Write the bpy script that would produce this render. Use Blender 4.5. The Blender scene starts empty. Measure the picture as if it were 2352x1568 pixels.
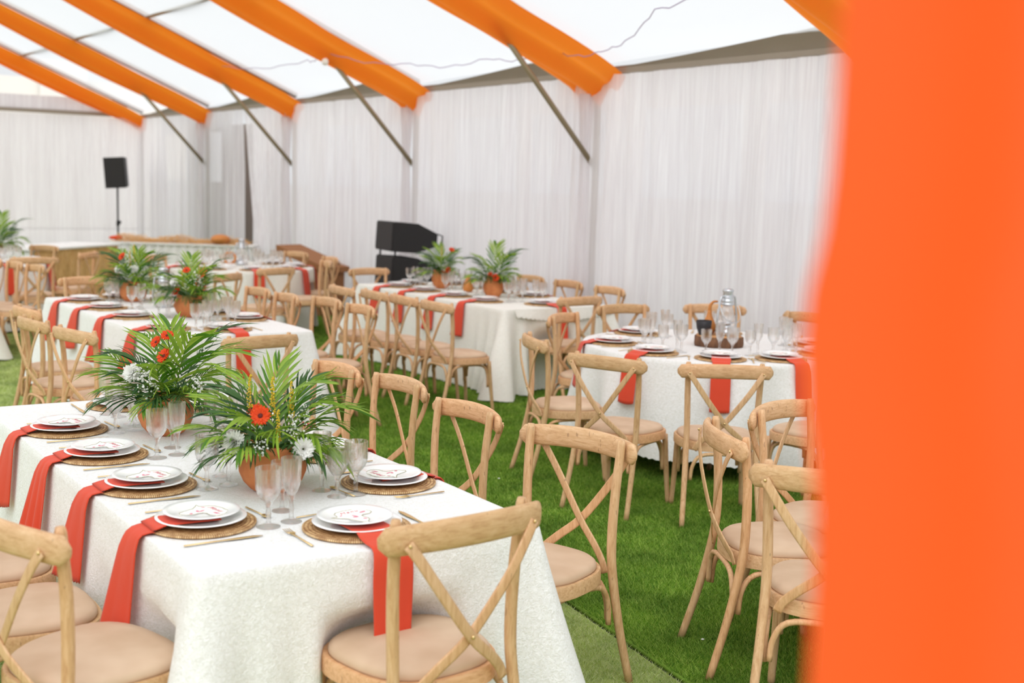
import bpy, math, random
from math import sin, cos, pi, radians, sqrt, atan2, hypot
from mathutils import Vector, Matrix
import numpy as np

S = bpy.context.scene
COL = S.collection

# ------------------------------------------------------------------ camera
F_PX = 2813.96
CAM = Vector((-1.0999, -3.0815, 1.8215)); PITCH = 0.12595; ROLL = 0.0288; YAW = 0.59740
fw = Vector((sin(YAW)*cos(PITCH), cos(YAW)*cos(PITCH), -sin(PITCH)))
rt = Vector((cos(YAW), -sin(YAW), 0)); up = rt.cross(fw)
r2 = cos(ROLL)*rt + sin(ROLL)*up; u2 = -sin(ROLL)*rt + cos(ROLL)*up
cd = bpy.data.cameras.new('camera'); co = bpy.data.objects.new('camera', cd); COL.objects.link(co)
M = Matrix((r2, u2, -fw)).transposed().to_4x4(); M.translation = CAM; co.matrix_world = M
cd.sensor_width = 36; cd.lens = F_PX/2352*36; cd.clip_start = 0.05; cd.clip_end = 300
cd.dof.use_dof = True; cd.dof.focus_distance = 4.9; cd.dof.aperture_fstop = 2.4
S.camera = co

# ------------------------------------------------------------------ world, light, exposure
W = bpy.data.worlds.new('overcast_sky'); S.world = W; W.use_nodes = True
wn = W.node_tree; bg = wn.nodes['Background']
bg.inputs['Color'].default_value = (0.95, 0.975, 1.0, 1); bg.inputs['Strength'].default_value = 0.82
sd = bpy.data.lights.new('sun', 'SUN'); sd.energy = 3.0; sd.angle = radians(60); sd.color = (.95, .975, 1)
so = bpy.data.objects.new('sun', sd); COL.objects.link(so)
so.rotation_euler = (radians(26), radians(-30), 0)
S.view_settings.view_transform = 'Standard'; S.view_settings.look = 'None'
S.view_settings.gamma = 1; S.view_settings.use_curve_mapping = False
S.view_settings.exposure = 0.10
cy = S.cycles
cy.use_denoising = True; cy.max_bounces = 16; cy.diffuse_bounces = 4; cy.glossy_bounces = 6
cy.transmission_bounces = 14; cy.transparent_max_bounces = 24; cy.use_adaptive_sampling = True
cy.adaptive_threshold = 0.02; cy.sample_clamp_indirect = 6; cy.caustics_reflective = False

# ------------------------------------------------------------------ materials
def srgb(r, g, b):
    f = lambda c: (c/255/12.92 if c/255 <= .04045 else ((c/255+.055)/1.055)**2.4)
    return (f(r), f(g), f(b), 1)
def mat(name, col=(200, 200, 200), rough=.6, **kw):
    m = bpy.data.materials.new(name); m.use_nodes = True
    b = m.node_tree.nodes['Principled BSDF']
    b.inputs['Base Color'].default_value = srgb(*col) if len(col) == 3 else col
    b.inputs['Roughness'].default_value = rough
    for k, v in kw.items():
        b.inputs[k.replace('_', ' ')].default_value = v
    return m
def nodes(m): return m.node_tree.nodes, m.node_tree.links, m.node_tree.nodes['Principled BSDF']
def coordn(m, scale=(1, 1, 1), kind='Object'):
    n, l, b = nodes(m); t = n.new('ShaderNodeTexCoord'); mp = n.new('ShaderNodeMapping')
    mp.inputs['Scale'].default_value = scale; l.new(t.outputs[kind], mp.inputs['Vector']); return mp.outputs[0]
def noise(m, vec, scale, detail=3, rough=.5, dist=0):
    n, l, b = nodes(m); t = n.new('ShaderNodeTexNoise'); t.inputs['Scale'].default_value = scale
    t.inputs['Detail'].default_value = detail; t.inputs['Roughness'].default_value = rough
    t.inputs['Distortion'].default_value = dist
    if vec: l.new(vec, t.inputs['Vector'])
    return t.outputs['Fac']
def ramp(m, fac, stops):
    n, l, b = nodes(m); r = n.new('ShaderNodeValToRGB'); e = r.color_ramp.elements
    e[0].position, e[0].color = stops[0][0], srgb(*stops[0][1]); e[1].position, e[1].color = stops[-1][0], srgb(*stops[-1][1])
    for p, c in stops[1:-1]: x = e.new(p); x.color = srgb(*c)
    l.new(fac, r.inputs[0]); return r.outputs[0]
def bump(m, h, strength=.3, dist=.01):
    n, l, b = nodes(m); t = n.new('ShaderNodeBump'); t.inputs['Strength'].default_value = strength
    t.inputs['Distance'].default_value = dist; l.new(h, t.inputs['Height']); l.new(t.outputs[0], b.inputs['Normal']); return t
def mixc(m, a, b_, fac, mode='MULTIPLY'):
    n, l, b = nodes(m); t = n.new('ShaderNodeMix'); t.data_type = 'RGBA'; t.blend_type = mode
    if isinstance(fac, float): t.inputs['Factor'].default_value = fac
    else: l.new(fac, t.inputs['Factor'])
    for i, v in ((6, a), (7, b_)):
        if isinstance(v, tuple): t.inputs[i].default_value = v
        else: l.new(v, t.inputs[i])
    return t.outputs[2]
def translucent(m, amount, col=None, trans=0.0):
    """mix the surface with a translucent lobe (thin cloth, membranes, leaves)"""
    n, l, b = nodes(m); t = n.new('ShaderNodeBsdfTranslucent'); mx = n.new('ShaderNodeMixShader')
    if col is not None and isinstance(col, tuple): t.inputs[0].default_value = col
    elif b.inputs['Base Color'].links: l.new(b.inputs['Base Color'].links[0].from_socket, t.inputs[0])
    else: t.inputs[0].default_value = b.inputs['Base Color'].default_value
    mx.inputs[0].default_value = amount; l.new(b.outputs[0], mx.inputs[1]); l.new(t.outputs[0], mx.inputs[2])
    o = n['Material Output']; last = mx
    if trans:
        tr = n.new('ShaderNodeBsdfTransparent'); m2 = n.new('ShaderNodeMixShader'); m2.inputs[0].default_value = trans
        l.new(mx.outputs[0], m2.inputs[1]); l.new(tr.outputs[0], m2.inputs[2]); last = m2
    l.new(last.outputs[0], o.inputs['Surface'])
    return m

MT = {}
# limed oak
def woodmat(name, sc):
    m = mat(name, rough=.55); n, l, b = nodes(m)
    v = coordn(m, sc); oi = n.new('ShaderNodeObjectInfo')
    g = noise(m, v, 11, 6, .68, .5); base = ramp(m, g, [(.28, (194, 150, 108)), (.5, (220, 182, 140)), (.75, (236, 204, 168))])
    sp = noise(m, coordn(m, (3, 3, 1)), 23, 2, .5); spots = ramp(m, sp, [(.27, (110, 76, 52)), (.32, (255, 255, 255))])
    c = mixc(m, base, spots, .4)
    rr = ramp(m, oi.outputs['Random'], [(0, (255, 238, 224)), (.5, (250, 243, 236)), (1, (238, 232, 216))])
    c = mixc(m, c, rr, 1.0); l.new(c, b.inputs['Base Color']); bump(m, g, .25, .002); return m
MT['wood'] = woodmat('limed_oak', (9, 9, 1.2)); MT['wood_h'] = woodmat('limed_oak_crossgrain', (1.4, 9, 9))
# chair cushion
m = mat('beige_linen', (208, 178, 150), .9); v = coordn(m); g = noise(m, v, 5, 3)
n, l, b = nodes(m); l.new(ramp(m, g, [(.3, (196, 164, 134)), (.7, (216, 188, 160))]), b.inputs['Base Color'])
bump(m, noise(m, v, 500, 2), .25, .001); MT['cushion'] = m
# table cloth (cut velvet look)
def clothmat(name, ca, cb, sc):
    m = mat(name, ca, .8, Sheen_Weight=.3); v = coordn(m); n, l, b = nodes(m)
    g = noise(m, v, sc, 4, .6, 1.5); h = noise(m, v, 4, 2)
    l.new(ramp(m, g, [(.35, cb), (.6, ca)]), b.inputs['Base Color'])
    add = n.new('ShaderNodeMath'); add.operation = 'ADD'; l.new(g, add.inputs[0]); l.new(h, add.inputs[1])
    bump(m, add.outputs[0], .55, .009); return m
MT['cloth'] = clothmat('white_table_linen', (252, 251, 250), (234, 232, 226), 90)
MT['cloth_cream'] = clothmat('ivory_table_linen', (248, 246, 238), (236, 234, 222), 90)
# napkin
m = mat('coral_red_cotton', (220, 68, 34), .75, Sheen_Weight=.15); v = coordn(m); bump(m, noise(m, v, 14, 3), .25, .01); MT['napkin'] = translucent(m, .06)
# rattan
m = mat('woven_rattan', rough=.6); n, l, b = nodes(m); t = n.new('ShaderNodeTexCoord'); sx = n.new('ShaderNodeSeparateXYZ')
l.new(t.outputs['Object'], sx.inputs[0])
at = n.new('ShaderNodeMath'); at.operation = 'ARCTAN2'; l.new(sx.outputs[1], at.inputs[0]); l.new(sx.outputs[0], at.inputs[1])
mu = n.new('ShaderNodeMath'); mu.operation = 'MULTIPLY'; mu.inputs[1].default_value = 150; l.new(at.outputs[0], mu.inputs[0])
si = n.new('ShaderNodeMath'); si.operation = 'SINE'; l.new(mu.outputs[0], si.inputs[0])
mr = n.new('ShaderNodeMapRange'); mr.inputs[1].default_value = -1; l.new(si.outputs[0], mr.inputs[0])
c1 = ramp(m, mr.outputs[0], [(0, (190, 152, 100)), (.6, (234, 200, 148)), (1, (246, 222, 178))])
c2 = ramp(m, noise(m, coordn(m), 60, 3), [(.35, (190, 160, 130)), (.65, (255, 250, 244))])
vl = n.new('ShaderNodeVectorMath'); vl.operation = 'LENGTH'; l.new(t.outputs['Object'], vl.inputs[0])
m1 = n.new('ShaderNodeMath'); m1.operation = 'MULTIPLY'; m1.inputs[1].default_value = 2*pi/.0127; l.new(vl.outputs['Value'], m1.inputs[0])
s1 = n.new('ShaderNodeMath'); s1.operation = 'SINE'; l.new(m1.outputs[0], s1.inputs[0])
rg = n.new('ShaderNodeMapRange'); rg.inputs[1].default_value = -1; l.new(s1.outputs[0], rg.inputs[0])
c3 = ramp(m, rg.outputs[0], [(0, (150, 112, 80)), (.35, (244, 232, 214)), (1, (255, 255, 255))])
l.new(mixc(m, mixc(m, c1, c2, .8), c3, .8), b.inputs['Base Color']); bump(m, mr.outputs[0], .5, .002); MT['rattan'] = m
MT['china'] = mat('white_porcelain', (253, 252, 251), .18, Coat_Weight=.5)
m = mat('clear_crystal', (255, 255, 255), 0.02, Transmission_Weight=1.0, IOR=1.36); n, l, b = nodes(m)
tr = n.new('ShaderNodeBsdfTransparent'); gl = n.new('ShaderNodeBsdfGlossy'); gl.inputs['Roughness'].default_value = .04
lw = n.new('ShaderNodeLayerWeight'); lw.inputs[0].default_value = .25; fr = n.new('ShaderNodeMapRange'); fr.inputs[1].default_value = 0; fr.inputs[3].default_value = .05; fr.inputs[4].default_value = .42; l.new(lw.outputs['Facing'], fr.inputs[0]); m0 = n.new('ShaderNodeMixShader'); l.new(fr.outputs[0], m0.inputs[0]); l.new(tr.outputs[0], m0.inputs[1]); l.new(gl.outputs[0], m0.inputs[2])
mx = n.new('ShaderNodeMixShader'); mx.inputs[0].default_value = .55; l.new(b.outputs[0], mx.inputs[1]); l.new(m0.outputs[0], mx.inputs[2]); l.new(mx.outputs[0], n['Material Output'].inputs['Surface'])
MT['glass'] = m
MT['gold'] = mat('brushed_gold', (232, 202, 148), .42, Metallic=1.0)
MT['silver'] = mat('galvanised_silver', (206, 208, 212), .28, Metallic=1.0)
m = mat('terracotta', rough=.8); n, l, b = nodes(m); v = coordn(m)
c1 = ramp(m, noise(m, v, 14, 4), [(.3, (196, 110, 62)), (.7, (222, 142, 86))]); c2 = ramp(m, noise(m, v, 70, 2), [(.66, (255, 255, 255)), (.74, (255, 244, 226))])
l.new(c1, b.inputs['Base Color']); bump(m, noise(m, v, 40, 3), .2, .004); MT['terracotta'] = m
def leaf(name, a, b_, tr=.25):
    m = mat(name, a, .45); n, l, b = nodes(m)
    oi = n.new('ShaderNodeNewGeometry'); l.new(ramp(m, oi.outputs['Random Per Island'], [(0, a), (1, b_)]), b.inputs['Base Color'])
    return translucent(m, tr)
MT['leaf'] = leaf('fresh_palm_green', (70, 124, 26), (166, 196, 70), .42)
MT['leaf_dark'] = leaf('dark_palm_green', (34, 74, 34), (78, 116, 56), .3)
m = mat('variegated_leaf', rough=.35); n, l, b = nodes(m)
l.new(ramp(m, noise(m, coordn(m), 28, 1), [(.5, (34, 84, 22)), (.56, (206, 200, 70))]), b.inputs['Base Color']); MT['varleaf'] = translucent(m, .2)
MT['orange_petal'] = translucent(mat('orange_petals', (240, 84, 22), .6), .3)
MT['white_petal'] = translucent(mat('white_petals', (250, 250, 246), .6), .3)
MT['yellow_bud'] = mat('yellow_buds', (206, 176, 40), .7)
MT['green_stem'] = mat('green_stem', (96, 122, 48), .6)
MT['dark_center'] = mat('dark_flower_center', (92, 24, 14), .8)
# tent
m = mat('white_pvc_roof', (244, 245, 246), .6); v = coordn(m); bump(m, noise(m, v, .9, 3), .3, .15)
MT['roof'] = translucent(m, .70, (.93, .94, .95, 1), .40)
m = mat('white_pvc_side', (232, 230, 230), .6); MT['side'] = translucent(m, .82, (.93, .92, .925, 1))
m = mat('sheer_white_voile', (240, 236, 237), .9); v = coordn(m, (1, 1, .03)); n, l, b = nodes(m)
c = ramp(m, noise(m, v, 30, 3, .7), [(.3, (232, 226, 229)), (.7, (252, 250, 251))]); l.new(c, b.inputs['Base Color'])
MT['voile'] = translucent(m, .55, None, .22)
MT['orange'] = translucent(mat('orange_satin', (255, 106, 16), .5, Sheen_Weight=.2), .62, srgb(255, 156, 40))
MT['orange_near'] = translucent(mat('orange_chiffon', (255, 92, 30), .6), .5, srgb(255, 116, 44))
MT['pole'] = mat('painted_steel_tube', (150, 136, 108), .45, Metallic=.4)
MT['grime'] = mat('grey_eave_beam', (150, 138, 122), .7)
MT['black'] = mat('black_speaker_paint', (24, 22, 23), .55)
MT['grille'] = mat('black_grille', (40, 36, 37), .7)
m = mat('golden_straw', rough=.9); n, l, b = nodes(m); v = coordn(m, (14, 14, 2))
l.new(ramp(m, noise(m, v, 6, 5, .7), [(.3, (206, 150, 88)), (.55, (240, 194, 132)), (.8, (252, 222, 174))]), b.inputs['Base Color'])
bump(m, noise(m, v, 12, 4), .6, .02); MT['straw'] = m
MT['card'] = mat('cream_card', (250, 248, 243), .7)
MT['ink_olive'] = mat('olive_print', (150, 142, 92), .7)
MT['ink_pink'] = mat('pink_print', (232, 140, 160), .7)
MT['ink_soft'] = mat('soft_rose_print', (224, 140, 146), .7)
MT['gourd'] = mat('polished_calabash', (204, 128, 58), .5)
MT['wicker'] = mat('brown_wicker', (150, 98, 56), .7)
v = coordn(MT['wicker'], (1, 1, 1)); bump(MT['wicker'], noise(MT['wicker'], v, 60, 3), .5, .01)
m = mat('rough_bark', rough=.9); n, l, b = nodes(m); v = coordn(m, (1, 1, .3)); l.new(ramp(m, noise(m, v, 25, 4), [(.3, (74, 48, 34)), (.7, (130, 90, 62))]), b.inputs['Base Color']); MT['bark'] = m
m = mat('cut_wood_face', rough=.7); n, l, b = nodes(m); v = coordn(m); l.new(ramp(m, noise(m, v, 18, 3), [(.3, (176, 120, 70)), (.7, (214, 160, 104))]), b.inputs['Base Color']); MT['cutwood'] = m
MT['blackclay'] = mat('black_clay', (34, 30, 34), .5)
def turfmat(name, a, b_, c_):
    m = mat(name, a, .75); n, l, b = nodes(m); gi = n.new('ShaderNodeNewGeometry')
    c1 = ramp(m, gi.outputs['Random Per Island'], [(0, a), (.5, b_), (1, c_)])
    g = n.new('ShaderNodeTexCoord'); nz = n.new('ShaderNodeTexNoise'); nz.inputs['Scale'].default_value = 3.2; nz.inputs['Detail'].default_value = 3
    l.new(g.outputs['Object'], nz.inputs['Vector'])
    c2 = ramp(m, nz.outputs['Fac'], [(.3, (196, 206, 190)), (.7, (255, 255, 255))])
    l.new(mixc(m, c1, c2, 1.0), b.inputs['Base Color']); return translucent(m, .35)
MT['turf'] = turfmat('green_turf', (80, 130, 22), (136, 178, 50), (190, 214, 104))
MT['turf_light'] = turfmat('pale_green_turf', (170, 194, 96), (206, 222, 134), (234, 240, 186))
MT['earth'] = mat('pale_concrete', (216, 210, 202), .95)
MT['grey_wall'] = mat('grey_masonry', (226, 222, 214), .9)
MT['brown_tarp'] = mat('brown_tarpaulin', (132, 118, 110), .9)
MT['cord'] = mat('violet_grey_cord', (158, 128, 170), .6)
MT['bulb'] = mat('frosted_bulb', (245, 240, 230), .3)

# ------------------------------------------------------------------ mesh helpers
class MB:
    def __init__(s): s.v = []; s.f = []
    def add(s, vs, fs):
        o = len(s.v); s.v += [tuple(p) for p in vs]; s.f += [tuple(i+o for i in f) for f in fs]; return s
    def box(s, lo, hi, mx=None):
        (a, b, c), (d, e, f) = lo, hi
        vs = [Vector(p) for p in ((a,b,c),(d,b,c),(d,e,c),(a,e,c),(a,b,f),(d,b,f),(d,e,f),(a,e,f))]
        if mx: vs = [mx @ p for p in vs]
        return s.add(vs, [(0,3,2,1),(4,5,6,7),(0,1,5,4),(1,2,6,5),(2,3,7,6),(3,0,4,7)])
    def tube(s, path, rad, n=10, flat=None, nrm=None, caps=True, close=False):
        """sweep: rad number/list or (a,b) half sizes; nrm fixes the section's first axis"""
        P = [Vector(p) for p in path]; k = len(P); rs = rad if isinstance(rad, list) else [rad]*k
        vs = []; prev = None
        for i, p in enumerate(P):
            if close: t = (P[(i+1) % k]-P[i-1])
            else: t = (P[min(i+1, k-1)]-P[max(i-1, 0)])
            t.normalize()
            if nrm is not None: a = Vector(nrm)
            elif prev is not None: a = prev
            else: a = Vector((0, 0, 1)) if abs(t.z) < .9 else Vector((1, 0, 0))
            a = (a - t*a.dot(t)); a.normalize(); b = t.cross(a); prev = a
            ra, rb = rs[i] if isinstance(rs[i], tuple) else (rs[i], rs[i])
            for j in range(n):
                th = 2*pi*(j+.5)/n; ca, sa = cos(th), sin(th)
                if flat: # superellipse
                    ca = math.copysign(abs(ca)**flat, ca); sa = math.copysign(abs(sa)**flat, sa)
                vs.append(p + a*ra*ca + b*rb*sa)
        fs = []
        for i in range(k if close else k-1):
            i2 = (i+1) % k
            for j in range(n): fs.append((i*n+j, i*n+(j+1) % n, i2*n+(j+1) % n, i2*n+j))
        if caps and not close: fs += [tuple(range(n-1, -1, -1)), tuple((k-1)*n+j for j in range(n))]
        return s.add(vs, fs)
    def lathe(s, prof, n=24, c=(0, 0, 0), mod=None, close=False):
        vs = []; k = len(prof)
        for i, (r, z) in enumerate(prof):
            for j in range(n):
                a = 2*pi*j/n; q = r*(mod(i, a) if mod else 1); vs.append((c[0]+q*cos(a), c[1]+q*sin(a), c[2]+z))
        fs = []
        for i in range(k-1 if not close else k):
            i2 = (i+1) % k
            for j in range(n): fs.append((i*n+j, i*n+(j+1) % n, i2*n+(j+1) % n, i2*n+j))
        if not close:
            if prof[0][0] > 1e-5: fs.append(tuple(range(n-1, -1, -1)))
            if prof[-1][0] > 1e-5: fs.append(tuple((k-1)*n+j for j in range(n)))
        return s.add(vs, fs)
    def ball(s, c, r, n=8, m=6, sq=(1, 1, 1)):
        prof = [(r*sin(pi*i/m)+1e-6, -r*cos(pi*i/m)) for i in range(m+1)]
        o = len(s.v); s.lathe(prof, n); s.v[o:] = [(c[0]+x*sq[0], c[1]+y*sq[1], c[2]+z*sq[2]) for x, y, z in s.v[o:]]; return s
    def grid(s, fn, nu, nv):
        o = [fn(i/nu, j/nv) for i in range(nu+1) for j in range(nv+1)]
        return s.add(o, [(i*(nv+1)+j, (i+1)*(nv+1)+j, (i+1)*(nv+1)+j+1, i*(nv+1)+j+1) for i in range(nu) for j in range(nv)])
    def mesh(s, name, m, smooth=True):
        me = bpy.data.meshes.new(name); me.from_pydata(s.v, [], s.f); me.materials.append(m)
        if smooth: me.polygons.foreach_set('use_smooth', [True]*len(me.polygons))
        me.update(); return me
    def build(s, name, m, parent=None, smooth=True, loc=None, sharp=None):
        me = s.mesh(name, m, smooth); return link(name, me, parent, loc, sharp)
def link(name, me, parent=None, loc=None, sharp=None):
    o = bpy.data.objects.new(name, me); COL.objects.link(o)
    if parent: o.parent = parent
    if loc: o.location = loc
    if sharp is not None:
        try: me.set_sharp_from_angle(angle=radians(sharp))
        except Exception: pass
    return o
def tag(o, label=None, cat=None, group=None, kind=None):
    for k, v in (('label', label), ('category', cat), ('group', group), ('kind', kind)):
        if v: o[k] = v
    return o
def empty(name, loc=(0, 0, 0), rz=0, label=None, cat=None, group=None):
    o = bpy.data.objects.new(name, None); o.empty_display_size = .1; COL.objects.link(o)
    o.location = loc; o.rotation_euler = (0, 0, rz); return tag(o, label, cat, group)
def kids(o): return [c for c in KIDS.get(o.name, [])]
KIDS = {}
def reg(root):
    """remember the children of a finished prototype so that copies need no search"""
    for o in bpy.data.objects:
        if o.parent: KIDS.setdefault(o.parent.name, [])
    def rec(p):
        ch = [o for o in bpy.data.objects if o.parent == p]; KIDS[p.name] = ch
        for c in ch: rec(c)
    rec(root); root['_used'] = 0; return root
def place(root, loc, rz=0, label=None, group=None, scale=None, cat=None):
    """first call moves the prototype itself, later calls copy it with all its parts"""
    if root.get('_used', 0) == 0: r = root; root['_used'] = 1
    else:
        r = root.copy(); COL.objects.link(r)
        def rec(src, dst):
            for c in KIDS.get(src.name, []):
                d = c.copy(); COL.objects.link(d); d.parent = dst; rec(c, d)
        rec(root, r)
    r.location = loc; r.rotation_euler = (0, 0, rz)
    if scale: r.scale = (scale,)*3 if not isinstance(scale, tuple) else scale
    tag(r, label, cat, group); return r
def cleanup():
    for o in bpy.data.objects:
        if '_used' in o: del o['_used']

TT = 0.76   # table top

# ------------------------------------------------------------------ tent
EX, EZ, SL, RX = 6.5, 3.03, .42, .5
YS = [6.674+3.62*k for k in range(-3, 5)]        # -4.186 ... 21.154
def roofz(x): return EZ + SL*(min(EX-x, x-(2*RX-EX)) if True else 0)
MT['underlay'] = mat('dark_underlay', (58, 56, 48), .95)
tag(MB().box((-30, -25, -.2), (40, 60, -.06)).build('ground_outside', MT['earth'], smooth=False), kind='structure')
floor = MB().box((-5.6, -4.6, -.058), (6.8, 21.4, -.022)).build('floor', MT['underlay'], smooth=False); tag(floor, kind='structure')
for k in range(len(YS)-1):
    y0, y1 = YS[k], YS[k+1]
    def fn(u, v, y0=y0, y1=y1):
        x = EX - u*(EX-RX)*2; z = roofz(x); s = sin(pi*v)
        z -= .10*s*sin(pi*min(1, (u if u < .5 else 1-u)*2.0))
        if u < .06 or u > .94: z -= .0
        z += .05*s*(1 if u in (0, 1) else 0)
        return (x, y0+(y1-y0)*v, z)
    o = MB().grid(fn, 48, 14).build('ceiling', MT['roof']); tag(o, kind='structure')
# eave beams + gutter strip
for nm, x in (('trim_1', EX), ('trim_2', 2*RX-EX)):
    b = MB().box((x-.04, YS[0], EZ-.10), (x+.06, YS[-1], EZ-.03)); b.build(nm, MT['grime'], smooth=False); tag(bpy.data.objects[nm], kind='structure')
# sagging hem of the roof membrane above the eave beam
for k in range(2, len(YS)-1):
    y0, y1 = YS[k]+.35, YS[k+1]-.1
    def fn(u, v, y0=y0, y1=y1):
        y = y0+(y1-y0)*v; h = .17*(1-v)**1.3*(1 if v < .999 else 0)+.0
        return (EX-.05-.12*u*(1-v), y, EZ-.05+u*h)
    o = MB().grid(fn, 3, 20).build('trim_%d' % (k+8), MT['grime']); tag(o, kind='structure')
# rafters, purlins, braces
def struct_tube(name, a, b, r, m=MT['pole'], n=10):
    return tag(MB().tube([a, b], r, n).build(name, m), kind='structure')
for y in YS[1:]:
    struct_tube('rafter_beam', (EX, y, EZ+.02), (RX, y, roofz(RX)+.02), .04)
    if y > 2: struct_tube('support_post', (EX-.02, y, -.02), (EX-.02, y, EZ-.08), .035)
for x in (4.22, 1.6):
    struct_tube('purlin_beam', (x, YS[0], roofz(x)-.06), (x, YS[-1], roofz(x)-.06), .022)
for y in YS[3:-1]:
    struct_tube('diagonal_brace_beam', (EX-.06, y-.04, 2.03), (5.18, y-.04, 3.36), .027)
# orange ceiling swags under the rafters
def swag(y, w, idx, lab):
    def fn(u, v):
        x = EX-.03 - v*(EX-RX-.05)*1.0
        zr = roofz(x) - .10
        pinch = 1-.50*math.exp(-((x-5.2)/.35)**2)*.3 - .1*sin(pi*v*3)**2
        c = (u-.5)*2
        yy = y + c*w*pinch
        sag = (.22+.10*sin(pi*min(1, v*1.6)))*(1-abs(c)**2.2) + .075*cos(c*8.5+idx*.8+.6*sin(v*4))*(1-abs(c)**3)
        zz = zr - sag*(.75 if v > .02 else .9)
        return (x, yy, zz-.05*math.exp(-v*25))
    o = MB().grid(fn, 26, 40).build('fabric_swag', MT['orange'])
    return tag(o, lab, 'fabric swag', 'orange swags under the roof beams')
for i, (y, w, lab) in enumerate([
    (YS[2], .42, 'orange fabric swag entering at the top right corner beside the blurred curtain'),
    (YS[3], .44, 'widest orange fabric swag ending above the round lantern table'),
    (YS[4], .42, 'orange fabric swag ending above the black speaker stack'),
    (YS[5], .36, 'orange ceiling swag third from the far tent corner'),
    (YS[6], .34, 'orange ceiling swag second from the far tent corner'),
    (YS[7]-.1, .30, 'orange ceiling swag in the far tent corner, topmost left')]):
    swag(y, w, i, lab)
# outer side wall with clear window openings, both long sides
def sidewall(name, x):
    b = MB()
    for k in range(len(YS)-1):
        y0, y1 = YS[k], YS[k+1]
        if abs(y0-13.91) < .1 and x > 0:      # parted stretch
            ys = [y0, y0+.30, y0+1.66, y0+2.50, y0+3.45, y1]
        else: ys = [y0, y0+.30, y0+1.66, y0+1.96, y0+3.32, y1]
        zs = [0, 1.75, 2.62, EZ-.06]
        for i in range(5):
            for j in range(3):
                if j == 1 and i in (1, 3): continue
                if i == 3 and ys[3] == y0+2.50: continue
                b.add([(x, ys[i], zs[j]), (x, ys[i+1], zs[j]), (x, ys[i+1], zs[j+1]), (x, ys[i], zs[j+1])], [(0, 1, 2, 3)])
    return tag(b.build(name, MT['side'], smooth=False), kind='structure')
sidewall('wall_right', 6.85); sidewall('wall_left', -5.9)
# curtains
random.seed(5)
def curtain(ax, ay, bx, by, z1, seed, amp=.058, name='white_curtain', slant=None, lab='', density=6.0, grp=None, both=True):
    rnd = random.Random(seed); L = hypot(bx-ax, by-ay); ux, uy = (bx-ax)/L, (by-ay)/L; nx, ny = -uy, ux
    ph = [rnd.uniform(0, 6.28) for _ in range(5)]; fr = [density*(.55+.9*rnd.random()) for _ in range(5)]
    N = int(L*26)
    def fn(u, v):
        s = u*L; z = z1*(1-v)
        a = amp*(.35+.65*min(1, v*3))
        d = sum(sin(2*pi*fr[i]*s/2.3 + ph[i] + .5*sin(v*2+ph[i])) for i in range(5))/2.6*a + .35*a*sin(2*pi*9*s+ph[2])*(1-min(1, v*5))
        if slant: s = slant(s, z, L)
        return (ax+ux*s+nx*d, ay+uy*s+ny*d, z)
    o = MB().grid(fn, N, 14).build(name, MT['voile'])
    return tag(o, lab, 'curtain', grp)
CG = 'white voile curtains along the tent walls'
curtain(EX-.12, YS[2]+.05, EX-.12, YS[3]-.06, EZ-.12, 1, lab='white voile curtain behind the round lantern table, partly hidden by the orange curtain', grp=CG)
curtain(EX-.12, YS[3]+.06, EX-.12, YS[4]-.06, EZ-.12, 2, lab='white voile curtain behind the palm pots and the speaker stack', grp=CG)
curtain(EX-.12, YS[4]+.06, EX-.12, YS[5]-.06, EZ-.12, 3, lab='white voile curtain between the speaker stack and the wicker hamper', grp=CG)
def pull(s, z, L): # near half pulled aside along a slanted edge
    e = .95 + 0*z; e = .02 + 1.0*max(0, (z-0)/3); e = L*0+ (0.0); return s
yg = 15.75
def slA(s, z, L):
    lim = L - .75*((2.95-z)/2.95)**.8; return s*lim/L
def slB(s, z, L):
    return s
curtain(EX-.12, YS[5]+.06, EX-.10, yg, EZ-.12, 4, lab='white voile curtain swept aside beside the dark gap', grp=CG, slant=slA, density=9)
curtain(EX-.12, yg+.02, EX-.12, YS[6]-.06, EZ-.12, 5, lab='white voile curtain hanging straight left of the dark gap', grp=CG)
curtain(EX-.12, YS[6]+.06, EX-.12, YS[7]-.1, EZ-.12, 6, lab='white voile curtain along the side wall next to the far corner', grp=CG)
curtain(EX-.1, YS[7]-.1, 2.9, YS[7]-.1, EZ-.12, 7, lab='white voile curtain on the end wall behind the tripod speaker', grp=CG)
curtain(2.9, YS[7]-.1, -5.5, YS[7]-.1, EZ-.12, 8, lab='white voile curtain on the end wall at the left picture edge', grp=CG)
o = MB().add([(7.02, 16.6, -.03), (7.02, 18.3, -.03), (7.02, 18.3, 2.75), (7.02, 16.6, 2.75), (7.1, 16.6, -.03), (7.1, 18.3, -.03), (7.1, 18.3, 2.75), (7.1, 16.6, 2.75)],
    [(0,1,2,3),(4,7,6,5),(3,2,6,7),(0,4,5,1),(0,3,7,4),(1,5,6,2)]).build('wall_outside', MT['brown_tarp'], smooth=False); tag(o, kind='structure')
# fabric wrapped posts
for i, (y, lab) in enumerate([(YS[3], 'white cloth wrapped around the tent post above the round lantern table'),
        (YS[4], 'white cloth wrapped around the tent post right above the speaker stack'),
        (YS[5], 'white cloth wrapped around the tent post over the wicker hamper'),
        (YS[6], 'white cloth wrapped around the last tent post before the far corner')]):
    def md(i_, a): return 1+.10*sin(7*a+i_*.4)
    o = MB().lathe([(.10, 0), (.085, .5), (.065, 1.2), (.05, 1.9), (.048, 1.99), (.05, 2.2), (.06, 2.5), (.075, 2.74)], 42, mod=md).build('post_wrap', MT['voile'], loc=(EX-.14, y+.02, 0))
    tag(o, lab, 'curtain', 'cloth wraps on the tent posts')
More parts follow.
